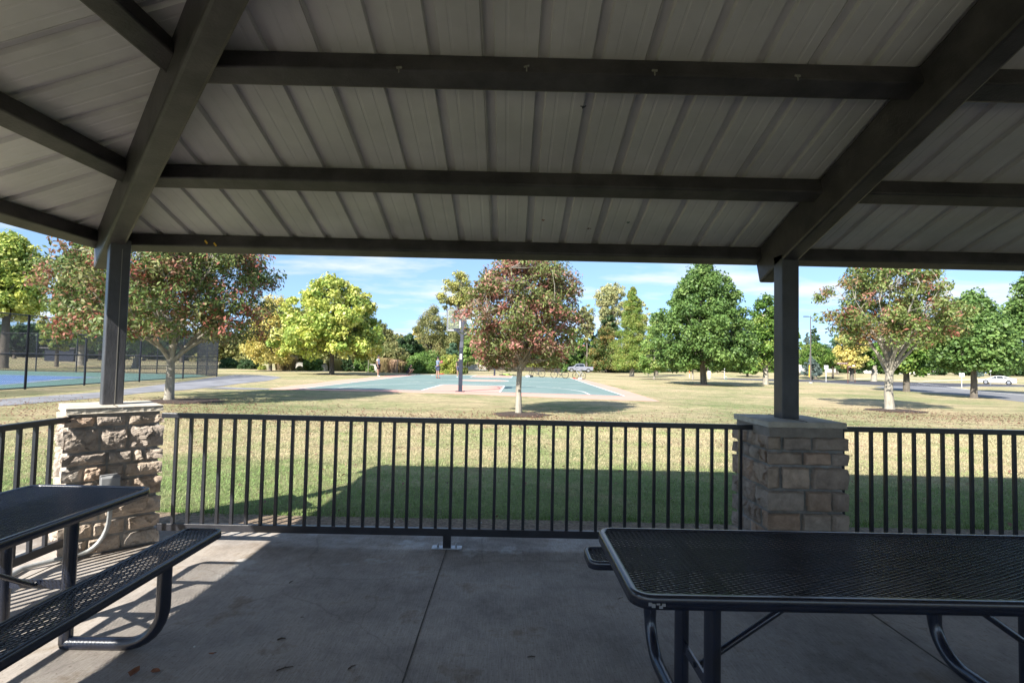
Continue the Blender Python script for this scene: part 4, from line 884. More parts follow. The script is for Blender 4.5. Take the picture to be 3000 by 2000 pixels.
# --- shrubs
def shrub(lbl, px, Y, top, hw, bot, pal, seed, n_cl=70, size=.2, **kw):
    b = P(px, 1080, Y); rs = np.random.RandomState(seed); gz = ground(b.x, Y); zt = ztop(px, top, Y)-gz; zb = 0; rx = hw*Y/F
    t = thing('shrub', lbl, 'shrub', (b.x, Y, gz), 0, kw.get('group')); cen = []
    cl = .26*min(rx, zt)
    while len(cen) < n_cl:
        d = unit(rs.normal(size=3)); d[2] = abs(d[2]); q = d*rs.random()**.4*(1+.25*noise.noise(Vector(d*2)+Vector((seed, 0, 0)))); cen.append([q[0]*(rx-cl*.5), q[1]*(rx-cl*.5)*.8, max(.12, q[2]*(zt-cl*.5))])
    cen = np.array(cen); Vv, Ff, Cc = leaves(rs, cen, cl*(.7+.6*rs.random(n_cl)), 75, size, PAL[pal][0], PAL[pal][1], seed, aspect=.6)
    obj('foliage', np_mesh('foliage', Vv, Ff, Cc, M['leaf']), None, t); m = MB()
    for k in range(7): c_ = cen[k*3]; m.tube([(c_[0]*.15, c_[1]*.15, 0), (c_[0]*.5, c_[1]*.5, c_[2]*.6), tuple(c_)], [.03, .02, .008], 5)
    m.build('stem', M['barkd'], t); return t
shrub('large round green shrub right of the crouching player', 1243, 59, 1022, 56, 1090, 'bushy', 201, 150, .2)
shrub('yellow-green shrub behind the player holding the ball', 1318, 58, 1035, 42, 1092, 'limey', 203, 130, .2)
shrub('upright leafy green shrub left of the yellow-green tree trunk', 915, 60, 1030, 30, 1086, 'bushy', 205, 80, .25)
shrub('dark evergreen shrub right of the yellow-green tree trunk', 1016, 60, 1030, 20, 1088, 'dark', 207, 70, .16)
shrub('green shrub between dark evergreen shrub and the standing player in white', 1058, 62, 1035, 26, 1088, 'bushy', 209, 70, .2)
shrub('grey-green shrub at the right end of the tennis fence', 672, 63, 1045, 30, 1086, 'dark', 211, 70, .2)
shrub('dark berry shrub left of the yellow tree trunk', 735, 62, 1045, 38, 1086, 'dark', 213, 80, .2)
shrub('low yellow-green shrub at the foot of the golden yellow tree', 768, 59, 1068, 14, 1086, 'limey', 215, 40, .15)
shrub('low shrub in front of the white stone wall', 880, 59, 1070, 16, 1087, 'olive', 217, 40, .15)
shrub('small shrub left of the standing player in white', 1085, 59, 1066, 14, 1088, 'bushy', 219, 40, .16)
shrub('low shrub just behind the crouching player', 1182, 60, 1062, 18, 1090, 'olive', 221, 50, .16)
shrub('low brown-green shrub at the foot of the small bright green tree', 1362, 62, 1074, 12, 1092, 'orange', 223, 40, .14)
for i, (px, hw, lb) in enumerate([(1435, 34, 'sunlit lime hedge left of the bicycles, above the dark wall'), (1505, 30, 'sunlit lime hedge behind the middle tree trunk'), (1575, 36, 'sunlit lime hedge left of the pickup truck'), (1640, 26, 'sunlit green hedge just behind the pickup truck bonnet')]):
    shrub(lb, px, 98, 1046, hw, 1074, 'limey' if i < 3 else 'bushy', 230+i, 70, .3, group='hedge behind the dark wall')
for i, (px, hw, top, lb) in enumerate([(1700, 40, 1050, 'dark hedge bush behind the pickup truck'), (1800, 50, 1045, 'dark hedge bush under the orange-topped tree'), (1895, 45, 1055, 'dark hedge bush right of the conifer trunk'), (1965, 40, 1058, 'dark hedge bush behind the young light green tree trunk')]):
    shrub(lb, px, 127, top, hw, 1088, 'dark', 240+i, 90, .4, group='dark hedge across the road')
# ornamental grasses
def tall_grass(lbl, px, Y, top, hw, n, seed, cols):
    rs = np.random.RandomState(seed); b = P(px, 1080, Y); gz = ground(b.x, Y); H = ztop(px, top, Y)-gz; rx = hw*Y/F
    a = rs.random(n)*2*PI; r = rs.random(n)**.5*rx*.8; p0 = np.stack([r*np.cos(a), r*np.sin(a)*.5, np.zeros(n)], 1)
    h = H*(.65+.35*rs.random(n)); bend = rs.normal(size=(n, 2))*.13*H+np.stack([np.cos(a), np.sin(a)], 1)*.10*H
    p1 = p0.copy(); p1[:, :2] += bend*.35; p1[:, 2] = h*.6; p2 = p0.copy(); p2[:, :2] += bend; p2[:, 2] = h
    wv = np.stack([np.cos(a+1.3), np.sin(a+1.3), 0*a], 1)*.022
    V = np.stack([p0-wv, p0+wv, p1+wv, p1-wv, p2+wv*1.3, p2-wv*1.3], 1).reshape(-1, 3)
    k = np.arange(n)[:, None]*6; Fq = np.concatenate([k+np.array([0, 1, 2, 3]), k+np.array([3, 2, 4, 5])]).reshape(-1, 4)
    c = np.array(cols); ci = rs.randint(0, len(c), n); col = c[ci][:, None, :]*np.array([.5, .5, .8, .8, 1.15, 1.15])[None, :, None]
    t = thing('ornamental_grass', lbl, 'ornamental grass', (b.x, Y, gz), 0, 'clumps of tall ornamental grass')
    obj('blades', np_mesh('blades', V, Fq, col.reshape(-1, 3), M['grassblade']), None, t)
gc = [(.42, .30, .17), (.50, .37, .22), (.34, .26, .13), (.28, .25, .10)]
tall_grass('tall tan feather grass clump right of the golden yellow tree trunk, nearest it', 822, 59.5, 1038, 18, 900, 301, gc)
tall_grass('tall tan feather grass clump left of the leafy green shrub', 848, 59.5, 1041, 20, 900, 302, gc)
tall_grass('tan grass clump just right of the standing player in white', 1126, 59, 1048, 18, 900, 303, gc)
tall_grass('pinkish tan grass clump between the two left-hand players', 1153, 59, 1052, 18, 900, 304, [(.45, .30, .22), (.50, .36, .25), (.36, .26, .15)])
tall_grass('brown grass clump just left of the crouching player', 1176, 59, 1058, 13, 600, 305, gc)
tall_grass('yellow grass clump against the bushes behind the white wall', 985, 62, 1050, 30, 900, 306, [(.34, .32, .12), (.42, .36, .14)])
# --- near lawn blades
def grass_patch(name, lbl, x0, x1, y0, y1, n, hgt, wd, seed, green):
    rs = np.random.RandomState(seed); x = x0+(x1-x0)*rs.random(n); y = y0+(y1-y0)*rs.random(n)**1.25
    gz = -0.03+0.07*np.clip((y-8)/6, 0, 1)**2*(3-2*np.clip((y-8)/6, 0, 1))
    a = rs.random(n)*2*PI; h = hgt*(.5+rs.random(n)); w_ = wd*(.7+.6*rs.random(n))*(1+(y-y0)*.10)
    sdv = np.stack([np.cos(a), np.sin(a), 0*a], 1)*w_[:, None]; p = np.stack([x, y, gz-.003], 1)
    tip = p.copy(); tip[:, 2] += h; tip[:, 0] += rs.normal(size=n)*h*.55; tip[:, 1] += rs.normal(size=n)*h*.55
    V = np.stack([p-sdv, p+sdv, tip], 1).reshape(-1, 3); Fq = np.arange(n*3).reshape(-1, 3)
    nn = np.array([noise.noise(Vector((x[i]*.9, y[i]*.9, 3.3)))+.6*noise.noise(Vector((x[i]*4, y[i]*4, 1.3))) for i in range(n)])
    g = np.clip(green+nn*.9+np.clip((7.8-y)/2.0, -.30, .75)+(rs.random(n)-.5)*.6, 0, 1)[:, None]
    tan = np.array([.56, .47, .29])*(.7+.5*rs.random((n, 1))); grn = np.array([.25, .36, .12])*(.7+.6*rs.random((n, 1)))
    col = tan*(1-g)+grn*g
    o = obj(name, np_mesh(name, V, Fq, np.repeat(col, 3, 0), M['grassblade'])); o['kind'] = 'stuff'; return o
tag(grass_patch('grass', '', -9, 13, 5.02, 13.5, 270000, .030, .0032, 400, .42), 'short part-dry lawn grass between the railing and the middle tree', 'grass', kind='stuff')
rs_ = np.random.RandomState(77)
# tufts against the slab
def tufts():
    V = []; Cc = []
    for _ in range(95):
        x = rs_.uniform(-4, 9.5); y = 5.08+rs_.random()*.18
        if x < -2.2 or -1.6 < x < -.6 or rs_.random() < .75:
            n = rs_.randint(14, 40)
            for _ in range(n):
                a = rs_.random()*2*PI; h = rs_.uniform(.03, .085); px = x+rs_.normal()*.05; py = y+rs_.normal()*.03
                c, s = math.cos(a)*.0028, math.sin(a)*.0028
                V += [(px-c, py-s, -.03), (px+c, py+s, -.03), (px+rs_.normal()*h*.5, py+rs_.normal()*h*.5, -.03+h)]; k = .7+.6*rs_.random(); Cc += [(.10*k, .20*k, .03*k)]*3
    return np.array(V), np.array(Cc)
V, Cc = tufts(); tag(obj('grass_tufts', np_mesh('grass_tufts', V, np.arange(len(V)).reshape(-1, 3), Cc, M['grassblade'])), 'longer green grass tufts along the edge of the concrete slab', 'grass', kind='stuff')
# fallen leaves on the lawn
def litter(name, lbl, spots, size, seed):
    rs = np.random.RandomState(seed); V = []; Cc = []
    for (cx_, cy_, sx, sy, n) in spots:
        for _ in range(n):
            x, y = cx_+rs.normal()*sx, cy_+rs.normal()*sy
            if y < 5.15: continue
            a = rs.random()*6.28; s = size*(.5+rs.random()); z = ground(x, y)+.022+rs.random()*.01; t1, t2 = rs.uniform(-.02, .02, 2)
            c, s_ = math.cos(a)*s, math.sin(a)*s
            V += [(x-c, y-s_, z-t1), (x+s_*.55, y-c*.55, z+abs(t2)), (x+c, y+s_, z+t1), (x-s_*.55, y+c*.55, z+.012)]
            base = [(.26, .13, .09), (.20, .11, .07), (.36, .25, .16), (.30, .17, .13), (.15, .10, .07)][rs.randint(5)]; Cc += [base]*4
    return tag(obj(name, np_mesh(name, np.array(V), np.arange(len(V)).reshape(-1, 4), np.array(Cc), M['leaf'])), lbl, 'fallen leaves', kind='stuff')
litter('fallen_leaves', 'reddish fallen leaves scattered on the lawn under and around the near trees', [(.3, 13.4, 2.2, 1.1, 1700), (14.3, 16.6, 3.4, 1.4, 2800), (-10.5, 14.2, 3, 1.7, 2600), (-5, 13.0, 3.0, 1.2, 1300), (8, 14, 3, 1.5, 500), (0, 9, 5, 2.2, 260), (9, 9, 4, 2.5, 200), (-9, 9, 3, 2, 300), (5, 13, 3, 1.5, 200)], .026, 9)
# mulch rings
def mulch(x, y, r, seed, lbl):
    R_ = random.Random(seed); gz = ground(x, y); bm = MB(); n = 22; vs = [(x, y, gz+.05)]
    for rad, hh in ((.55, .04), (1.0, .002)):
        for k in range(n):
            a = 2*PI*k/n; q = r*rad*(1+R_.uniform(-.14, .14)); xx, yy = x+q*math.cos(a), y+q*math.sin(a)*.9; vs.append((xx, yy, ground(xx, yy)+hh+.008))
    fs = [(0, 1+k, 1+(k+1) % n) for k in range(n)]+[(1+k, n+1+k, n+1+(k+1) % n, 1+(k+1) % n) for k in range(n)]
    bm.add(vs, fs); tag(bm.build('mulch_bed', M['mulch']), lbl, 'mulch', 'mulch rings around tree trunks')
mulch(.35, 14.85, .85, 1, 'dark mulch ring around the middle tree trunk')
mulch(14.4, 19.1, 1.0, 2, 'dark mulch ring around the bare-branched tree on the right')
mulch(-10.6, 16.9, 1.2, 3, 'dark mulch ring around the forked trunk by the left stone pier')
mulch(-16.5, 48.0, 1.4, 4, 'mulch ring around the yellow-green tree trunk')
q = P(1850, 1090, 77); mulch(q.x, 77, 2.4, 5, 'mulch ring under the pointed conifer')
q = P(1917, 1090, 55.5); mulch(q.x, 55.5, 1.5, 6, 'mulch ring around the young light green tree')
q = P(2030, 1090, 58.5); mulch(q.x, 58.5, 1.3, 7, 'mulch ring around the young tree behind the tallest green tree')
q = P(792, 1090, 55); mulch(q.x, 55, 1.6, 8, 'mulch ring around the golden yellow tree')
mulch(15.3, 40.4, 1.2, 9, 'bare earth ring around the tallest green tree')
# ================================================================== TENNIS FENCE
def chainlink(t, a, b, H, z0, z1, pitch=.075, r=.0055):
    L_ = math.hypot(b[0]-a[0], b[1]-a[1]); dx_, dy_ = (b[0]-a[0])/L_, (b[1]-a[1])/L_; V_ = []; F_ = []
    def P3(s, h, o): zz_ = z0+(z1-z0)*s/L_; return (a[0]+dx_*s-dy_*o, a[1]+dy_*s+dx_*o, zz_+.05+h)
    for dr in (1, -1):
        k = -H
        while k < L_+H:
            s0, h0, s1, h1 = (k, 0, k+H, H) if dr > 0 else (k+H, 0, k, H)
            # clip to [0, L]
            pts = []
            for s, h, so, ho in ((s0, h0, s1, h1), (s1, h1, s0, h0)):
                if s < 0: f_ = (0-s)/(so-s); s, h = 0, h+(ho-h)*f_
                elif s > L_: f_ = (L_-s)/(so-s); s, h = L_, h+(ho-h)*f_
                pts.append((s, h))
            if max(s0, s1) > 0 and min(s0, s1) < L_ and abs(pts[0][1]-pts[1][1]) > .02:
                n = len(V_); (sa, ha), (sb, hb) = pts; q = r*.7
                V_ += [P3(sa-q, ha+q*dr, 0), P3(sa+q, ha-q*dr, 0), P3(sa, ha, r*1.2), P3(sb-q, hb+q*dr, 0), P3(sb+q, hb-q*dr, 0), P3(sb, hb, r*1.2)]
                F_ += [(n, n+1, n+4, n+3), (n+1, n+2, n+5, n+4), (n+2, n, n+3, n+5)]
            k += pitch
    obj('chain_link_mesh', np_mesh('chain_link_mesh', np.array(V_), np.array(F_), mat=M['fence']), None, t)
M['fence'] = mat('black_vinyl_fence', (.018, .020, .030), .45, 0, .1, 5)
def fence(lbl, pts, H, posts_at=None, sp=3.05, pitch=.075, r=.0055):
    t = thing('chain_link_fence', lbl, 'fence', (0, 0, 0), 0, 'tennis court fences')
    for a, b in zip(pts[:-1], pts[1:]):
        z0, z1 = ground(*a), ground(*b); L_ = math.hypot(b[0]-a[0], b[1]-a[1]); chainlink(t, a, b, H-.06, z0, z1, pitch, r)
        m = MB()
        for hh in (H, .06, H*.47): m.tube([(a[0], a[1], z0+hh), (b[0], b[1], z1+hh)], .024, 6)
        m.build('fence_rail', M['fence'], t)
        ss = posts_at if posts_at else [i*L_/max(1, round(L_/sp)) for i in range(int(round(L_/sp))+1)]
        for s in ss:
            f_ = s/L_; x, y = a[0]+(b[0]-a[0])*f_, a[1]+(b[1]-a[1])*f_; z = ground(x, y)
            m = MB(); m.tube([(x, y, z-.1), (x, y, z+H+.03)], .043, 8); m.build('fence_post', M['fence'], t)
A = (T0.x+.15*(T0.x-T1.x), T0.y-.15*(T1.y-T0.y))
fence('nearest stretch of tall black chain-link tennis fence beyond the left edge', [(TN.x, TN.y), (T0.x, T0.y)], 2.98, sp=3.2)
fence('tall black chain-link fence along the asphalt path, behind the left column', [(T0.x, T0.y), (T1.x, T1.y)], 2.98, posts_at=[0, 3.35, 7.6, 12.2, 16.97])
fence('short angled corner panel of the black tennis fence behind the forked tree', [(T1.x, T1.y), (T2.x, T2.y)], 2.98, sp=2.2, pitch=.06, r=.006)
fence('far side of the tennis fence seen across the blue court', [(T2.x, T2.y), (T3.x, T3.y)], 2.98, sp=3.15, pitch=.09, r=.005)
# ================================================================== BASKETBALL HOOPS
M['steelblue'] = mat('grey_blue_frame', (.16, .18, .22), .5)
M['acrylic'] = bpy.data.materials.new('clear_acrylic'); M['acrylic'].use_nodes = True
_t = M['acrylic'].node_tree; _b = _t.nodes['Principled BSDF']; _b.inputs['Base Color'].default_value = (.75, .82, .85, 1); _b.inputs['Roughness'].default_value = .15
_tr = _t.nodes.new('ShaderNodeBsdfTransparent'); _tr.inputs[0].default_value = (.93, .96, .97, 1); _mx = _t.nodes.new('ShaderNodeMixShader'); _mx.inputs[0].default_value = .07
_t.links.new(_tr.outputs[0], _mx.inputs[1]); _t.links.new(_b.outputs[0], _mx.inputs[2]); _t.links.new(_mx.outputs[0], _t.nodes['Material Output'].inputs[0])
M['rimorange'] = mat('rim_orange', (.65, .13, .05), .5)
M['net'] = mat('white_net', (.7, .68, .66), .8)
M['polepaint'] = mat('hoop_pole_navy', (.022, .026, .045), .4, 0, .3, 5)
def hoop(lbl, v0, sg):
    x, y = cxy(0, v0); z = ground(x, y); t = thing('basketball_hoop', lbl, 'basketball hoop', (x, y, z), -CRO+(0 if sg > 0 else PI), 'basketball hoops')
    # local +y points to the court
    m = MB(); m.box((0, 0, .012), (.42, .42, .022)); m.build('base_plate', M['polepaint'], t)
    m = MB(); m.bar((0, 0, .0), (0, 0, 2.05), .17, .17, up=(0, 1, 0)); m.bar((0, 0, 1.98), (0, .16, 2.30), .165, .165, up=(1, 0, 0)); m.bar((0, .15, 2.26), (0, .30, 3.35), .16, .14, up=(1, 0, 0)); m.build('pole', M['polepaint'], t, bevel=.006)
    m = MB()
    for zz_ in (2.98, 3.28): m.bar((0, .28, zz_), (0, 1.40, zz_), .12, .10)
    for sx in (-1, 1): m.bar((sx*.05, .34, 2.62), (sx*.52, 1.40, 2.98), .04, .05); m.bar((sx*.05, .34, 3.35), (sx*.50, 1.40, 3.75), .035, .04)
    m.bar((-.6, 1.42, 2.99), (.6, 1.42, 2.99), .05, .07); m.bar((-.5, 1.42, 3.75), (.5, 1.42, 3.75), .04, .05)
    m.build('support_arm', M['polepaint'], t)
    bb = MB(); bb.box((0, 1.48, 3.435), (1.80, .012, 1.04)); b = bb.build('backboard', M['acrylic'], t)
    m = MB(); W2, H2 = .915, .535
    for sx in (-1, 1): m.box((sx*W2, 1.48, 3.435), (.035, .04, 1.105))
    for sz in (-1, 1): m.box((0, 1.48, 3.435+sz*H2), (1.795, .04, .035))
    m.build('backboard_frame', M['steelblue'], b)
    m = MB(); yy = 1.491
    for yv in (1.4875,):
        for sx in (-1, 1): m.box((sx*.89, yv, 3.435), (.05, .003, 1.02)); m.box((sx*.28, yv, 3.28), (.05, .003, .45))
        for zz_ in (2.93, 3.94): m.box((0, yv, zz_), (1.72, .003, .05))
        for zz_ in (3.08, 3.48): m.box((0, yv, zz_), (.51, .003, .05))
    m.build('painted_square', M['line'], b)
    m = MB(); cxr, cyr = 0, 1.48+.38; pts = [(.23*math.cos(2*PI*k/20), cyr+.23*math.sin(2*PI*k/20), 3.05) for k in range(21)]; m.tube(pts, .011, 6, cap=False); m.box((0, 1.57, 3.02), (.14, .14, .05)); r = m.build('rim', M['rimorange'], t)
    m = MB()
    for k in range(12):
        for s in (1, -1):
            pts = []
            for j in range(4): a = 2*PI*(k+s*j*.5)/12; rr_ = .225-.035*j; pts.append((rr_*math.cos(a), cyr+rr_*math.sin(a), 3.04-.11*j))
            m.tube(pts, .005, 3, cap=False)
    m.build('net', M['net'], r)
    if sg > 0:
        m = MB(); m.box((.0, -.0895, 1.62), (.095, .006, .25)); m.build('notice_sticker', M['white'], t)
        m = MB(); m.box((0, -.0895, 1.92), (.02, .006, .02)); m.build('bolt_cap', M['galv'], t)
hoop('near basketball hoop on a dark bent pole with a white sticker', -.12, 1)
hoop('far basketball hoop facing the shelter, half hidden behind the middle tree', LC+.12, -1)
# ================================================================== PEOPLE
M['skin'] = mat('skin', (.33, .20, .145), .6); M['hair'] = mat('black_hair', (.012, .010, .009), .6)
M['cloth_white'] = mat('pale_blue_cloth', (.52, .58, .74), .8); M['cloth_black'] = mat('black_cloth', (.014, .014, .018), .8); M['cloth_blue'] = mat('blue_cloth', (.13, .17, .24), .8); M['cloth_navy'] = mat('navy_cloth', (.055, .065, .12), .8)
M['shoe_white'] = mat('white_shoe', (.65, .65, .66), .6); M['shoe_red'] = mat('red_shoe', (.30, .04, .05), .6); M['eye'] = mat('dark_eye', (.02, .015, .012), .3); M['lip'] = mat('lips', (.35, .14, .11), .5)
def skin_mesh(name, verts, edges, radii, mt, parent, root=0, lv=2):
    me = bpy.data.meshes.new(name); me.from_pydata(verts, edges, []); me.update()
    o = obj(name, me, mt, parent)
    sk = o.modifiers.new('skin', 'SKIN'); sk.use_smooth_shade = True; sk.branch_smoothing = .6
    for i, r in enumerate(radii): 
        rr_ = r if hasattr(r, '__len__') else (r, r); me.skin_vertices[0].data[i].radius = rr_; me.skin_vertices[0].data[i].use_root = (i == root)
    ss = o.modifiers.new('sub', 'SUBSURF'); ss.levels = lv; ss.render_levels = lv
    return o
def person(lbl, x, y, rz, H, J, shirt, short, shoe, band=False):
    """J: joints for a 1.75 m figure facing +y, x to its right"""
    z = ground(x, y)+.01; t = thing('person', lbl, 'person', (x, y, z), rz); s = H/1.75; t.scale = (s, s, s)
    v = []; e = []; r = []; ix = {}
    def add(n, p, rad, par=None):
        ix[n] = len(v); v.append(tuple(p)); r.append(rad)
        if par: e.append((ix[par], ix[n]))
    g = lambda k: Vector(J[k])
    add('pelvis', g('pelvis'), (.15, .115)); add('waist', g('pelvis').lerp(g('chest'), .45), (.135, .10), 'pelvis'); add('chest', g('chest'), (.165, .115), 'waist'); add('neck0', g('neck'), .062, 'chest'); add('neck1', g('neck').lerp(g('head'), .5), .055, 'neck0')
    add('skull', g('head'), (.083, .098), 'neck1'); add('crown', g('head')+Vector((0, 0, .085)), (.06, .075), 'skull')
    for sd in ('L', 'R'):
        add('sh'+sd, g('sh'+sd), .062, 'chest'); add('el'+sd, g('el'+sd), .043, 'sh'+sd); add('wr'+sd, g('wr'+sd), .029, 'el'+sd)
        d = (g('wr'+sd)-g('el'+sd)).normalized(); hd = Vector(J.get('hd'+sd, d)).normalized(); palm = g('wr'+sd)+hd*.075; add('pa'+sd, palm, (.034, .022), 'wr'+sd)
        side = hd.cross(Vector((1, 0, 0) if abs(hd.x) < .7 else (0, 1, 0))).normalized(); nrm = hd.cross(side)
        for k in range(4):
            b0 = palm+side*(k-1.5)*.019+hd*.02; ln = (.062, .074, .070, .055)[k]
            add('f%d%s' % (k, sd), b0+hd*.02, .0085, 'pa'+sd); add('g%d%s' % (k, sd), b0+hd*(.02+ln*.55)+nrm*.012, .0085, 'f%d%s' % (k, sd)); add('h%d%s' % (k, sd), b0+hd*(.02+ln*.9)+nrm*.032, .0075, 'g%d%s' % (k, sd))
        add('t0'+sd, g('wr'+sd)+hd*.045+side*.034, .0105, 'pa'+sd); add('t1'+sd, g('wr'+sd)+hd*.08+side*.052+nrm*.012, .0095, 't0'+sd)
        add('hip'+sd, g('hip'+sd), .10, 'pelvis'); add('kn'+sd, g('kn'+sd), .062, 'hip'+sd); add('cf'+sd, g('kn'+sd).lerp(g('an'+sd), .3), .058, 'kn'+sd); add('an'+sd, g('an'+sd), .036, 'cf'+sd); add('hl'+sd, g('an'+sd)+Vector((0, .02, -.045)), .036, 'an'+sd); add('toe'+sd, g('an'+sd)+Vector((0, .16, -.062)), (.040, .022), 'hl'+sd)
    body = skin_mesh('body', v, e, r, M['skin'], t)
    hd = g('head'); fy_ = .086
    m = MB()
    bm = bmesh.new(); bmesh.ops.create_icosphere(bm, subdivisions=3, radius=1)
    for q in bm.verts:
        n_ = q.co.copy(); q.co = Vector((n_.x*.101, n_.y*.118-.014, n_.z*.112+.050))
        if n_.y > .35 and n_.z < .45: q.co.y *= .3
        if n_.z < -.45: q.co *= .75; q.co.z += .02
        q.co += hd
    me = bpy.data.meshes.new('hair'); bm.to_mesh(me); bm.free(); me.polygons.foreach_set('use_smooth', [True]*len(me.polygons)); obj('hair', me, M['hair'], t)
    def ball(nm, c, rad, mt, par=body, sc=(1, 1, 1)):
        bm = bmesh.new(); bmesh.ops.create_icosphere(bm, subdivisions=2, radius=rad)
        for q in bm.verts: q.co = Vector((q.co.x*sc[0], q.co.y*sc[1], q.co.z*sc[2]))+Vector(c)
        me = bpy.data.meshes.new(nm); bm.to_mesh(me); bm.free(); me.polygons.foreach_set('use_smooth', [True]*len(me.polygons)); return obj(nm, me, mt, par)
    for sx in (-1, 1):
        ball('eye', hd+Vector((sx*.032, fy_, .022)), .011, M['eye']); ball('ear', hd+Vector((sx*.086, 0, .005)), .022, M['skin'], sc=(.4, .7, 1.2))
    ball('nose', hd+Vector((0, fy_+.014, -.006)), .014, M['skin'], sc=(.8, 1.1, 1.4)); ball('mouth', hd+Vector((0, fy_-.004, -.046)), .018, M['lip'], sc=(1.2, .5, .4))
    if band: m = MB(); m.tube([hd+Vector((.09*math.cos(a*PI/12), .10*math.sin(a*PI/12), .065)) for a in range(25)], .012, 6, cap=False); m.build('headband', M['cloth_black'], t)
    # shirt
    c, p = g('chest'), g('pelvis'); V2 = [p+Vector((0, 0, -.03)), p.lerp(c, .45), c, g('neck')+Vector((0, 0, -.03))]; E2 = [(0, 1), (1, 2), (2, 3)]; R2 = [(.165, .135), (.155, .12), (.185, .135), (.075, .07)]
    for sd in ('L', 'R'):
        n = len(V2); V2 += [g('sh'+sd), g('sh'+sd).lerp(g('el'+sd), .55)]; E2 += [(2, n), (n, n+1)]; R2 += [.078, .068]
    skin_mesh('shirt', [tuple(q) for q in V2], E2, R2, M[shirt], t)
    V3 = [p+Vector((0, 0, .03))]; E3 = []; R3 = [(.16, .13)]
    for sd in ('L', 'R'):
        n = len(V3); V3 += [g('hip'+sd), g('hip'+sd).lerp(g('kn'+sd), .86)]; E3 += [(0, n), (n, n+1)]; R3 += [.115, .092]
    skin_mesh('shorts', [tuple(q) for q in V3], E3, R3, M[short], t)
    for sd in ('L', 'R'):
        a = g('an'+sd); skin_mesh('shoe', [tuple(a+Vector((0, -.035, -.048))), tuple(a+Vector((0, .07, -.050))), tuple(a+Vector((0, .175, -.062))), tuple(a+Vector((0, -.005, .0)))], [(0, 1), (1, 2), (0, 3)], [(.048, .042), (.050, .040), (.042, .028), .046], M[shoe], t)
    return t
def stand(**k):
    J = dict(pelvis=(0, 0, .95), chest=(0, .005, 1.30), neck=(0, .0, 1.46), head=(0, .02, 1.60), shL=(-.175, 0, 1.40), shR=(.175, 0, 1.40), elL=(-.225, -.02, 1.13), elR=(.225, -.02, 1.13), wrL=(-.225, .05, .90), wrR=(.225, .05, .90),
             hipL=(-.095, 0, .90), hipR=(.095, 0, .90), knL=(-.105, .02, .50), knR=(.105, .02, .50), anL=(-.11, -.01, .085), anR=(.11, -.01, .085)); J.update(k); return J
q = P(1107, 1101, 45.2); person('person in pale blue T-shirt and black shorts standing at the left side of the court', q.x, 45.2, -PI/2-.1, 1.86, stand(elL=(-.23, -.03, 1.13), anL=(-.09, -.05, .085), anR=(.09, .05, .085)), 'cloth_white', 'cloth_black', 'shoe_white')
q = P(1281.5, 1110, 41.6); PB = (q.x, 41.6); person('person in blue T-shirt and navy shorts holding a basketball, seen from behind', q.x, 41.6, -PI/2+.75, 1.76, stand(elL=(-.25, .06, 1.17), elR=(.25, .06, 1.17), wrL=(-.13, .25, 1.20), wrR=(.13, .25, 1.20), hdL=(.1, .6, .3), hdR=(-.1, .6, .3), anL=(-.15, .0, .085), anR=(.15, .0, .085)), 'cloth_blue', 'cloth_navy', 'shoe_red')
q = P(1343.5, 1108, 44.3); person('person in black T-shirt facing the camera, half hidden by the near hoop pole', q.x, 44.3, PI+.1, 1.74, stand(), 'cloth_black', 'cloth_navy', 'shoe_white', True)
sq = dict(pelvis=(0, -.06, .30), chest=(0, .12, .62), neck=(0, .20, .76), head=(0, .28, .86), shL=(-.17, .13, .70), shR=(.17, .13, .70), elL=(-.22, .30, .50), elR=(.22, .30, .50), wrL=(-.06, .46, .52), wrR=(.06, .46, .52), hipL=(-.10, -.04, .28), hipR=(.10, -.04, .28), knL=(-.20, .36, .44), knR=(.20, .36, .44), anL=(-.16, .06, .085), anR=(.16, .06, .085))
q = P(1196, 1098.5, 50.2); person('person dressed in black crouching at the far left corner of the court', q.x, 50.2, -PI/2-.25, 1.78, sq, 'cloth_black', 'cloth_black', 'cloth_black')
# basketball, held
a = -PI/2+.75; bx_, by_ = PB[0]-math.sin(a)*.37, PB[1]+math.cos(a)*.37
bm = bmesh.new(); bmesh.ops.create_uvsphere(bm, u_segments=24, v_segments=16, radius=.12); me = bpy.data.meshes.new('basketball'); bm.to_mesh(me); bm.free(); me.polygons.foreach_set('use_smooth', [True]*len(me.polygons))
bl = obj('basketball', me, mat('basketball_red', (.48, .12, .10), .6), None, (bx_, by_, ground(*PB)+1.32)); tag(bl, 'reddish basketball held by the player in the blue T-shirt', 'basketball')
m = MB()
for ax in range(3):
    pts = []
    for k in range(25):
        c_, s_ = .1205*math.cos(k*PI/12), .1205*math.sin(k*PI/12); pts.append([(c_, s_, 0), (0, c_, s_), (c_, 0, s_)][ax])
    m.tube(pts, .003, 4, cap=False)
m.build('seam', M['rubber'], bl)
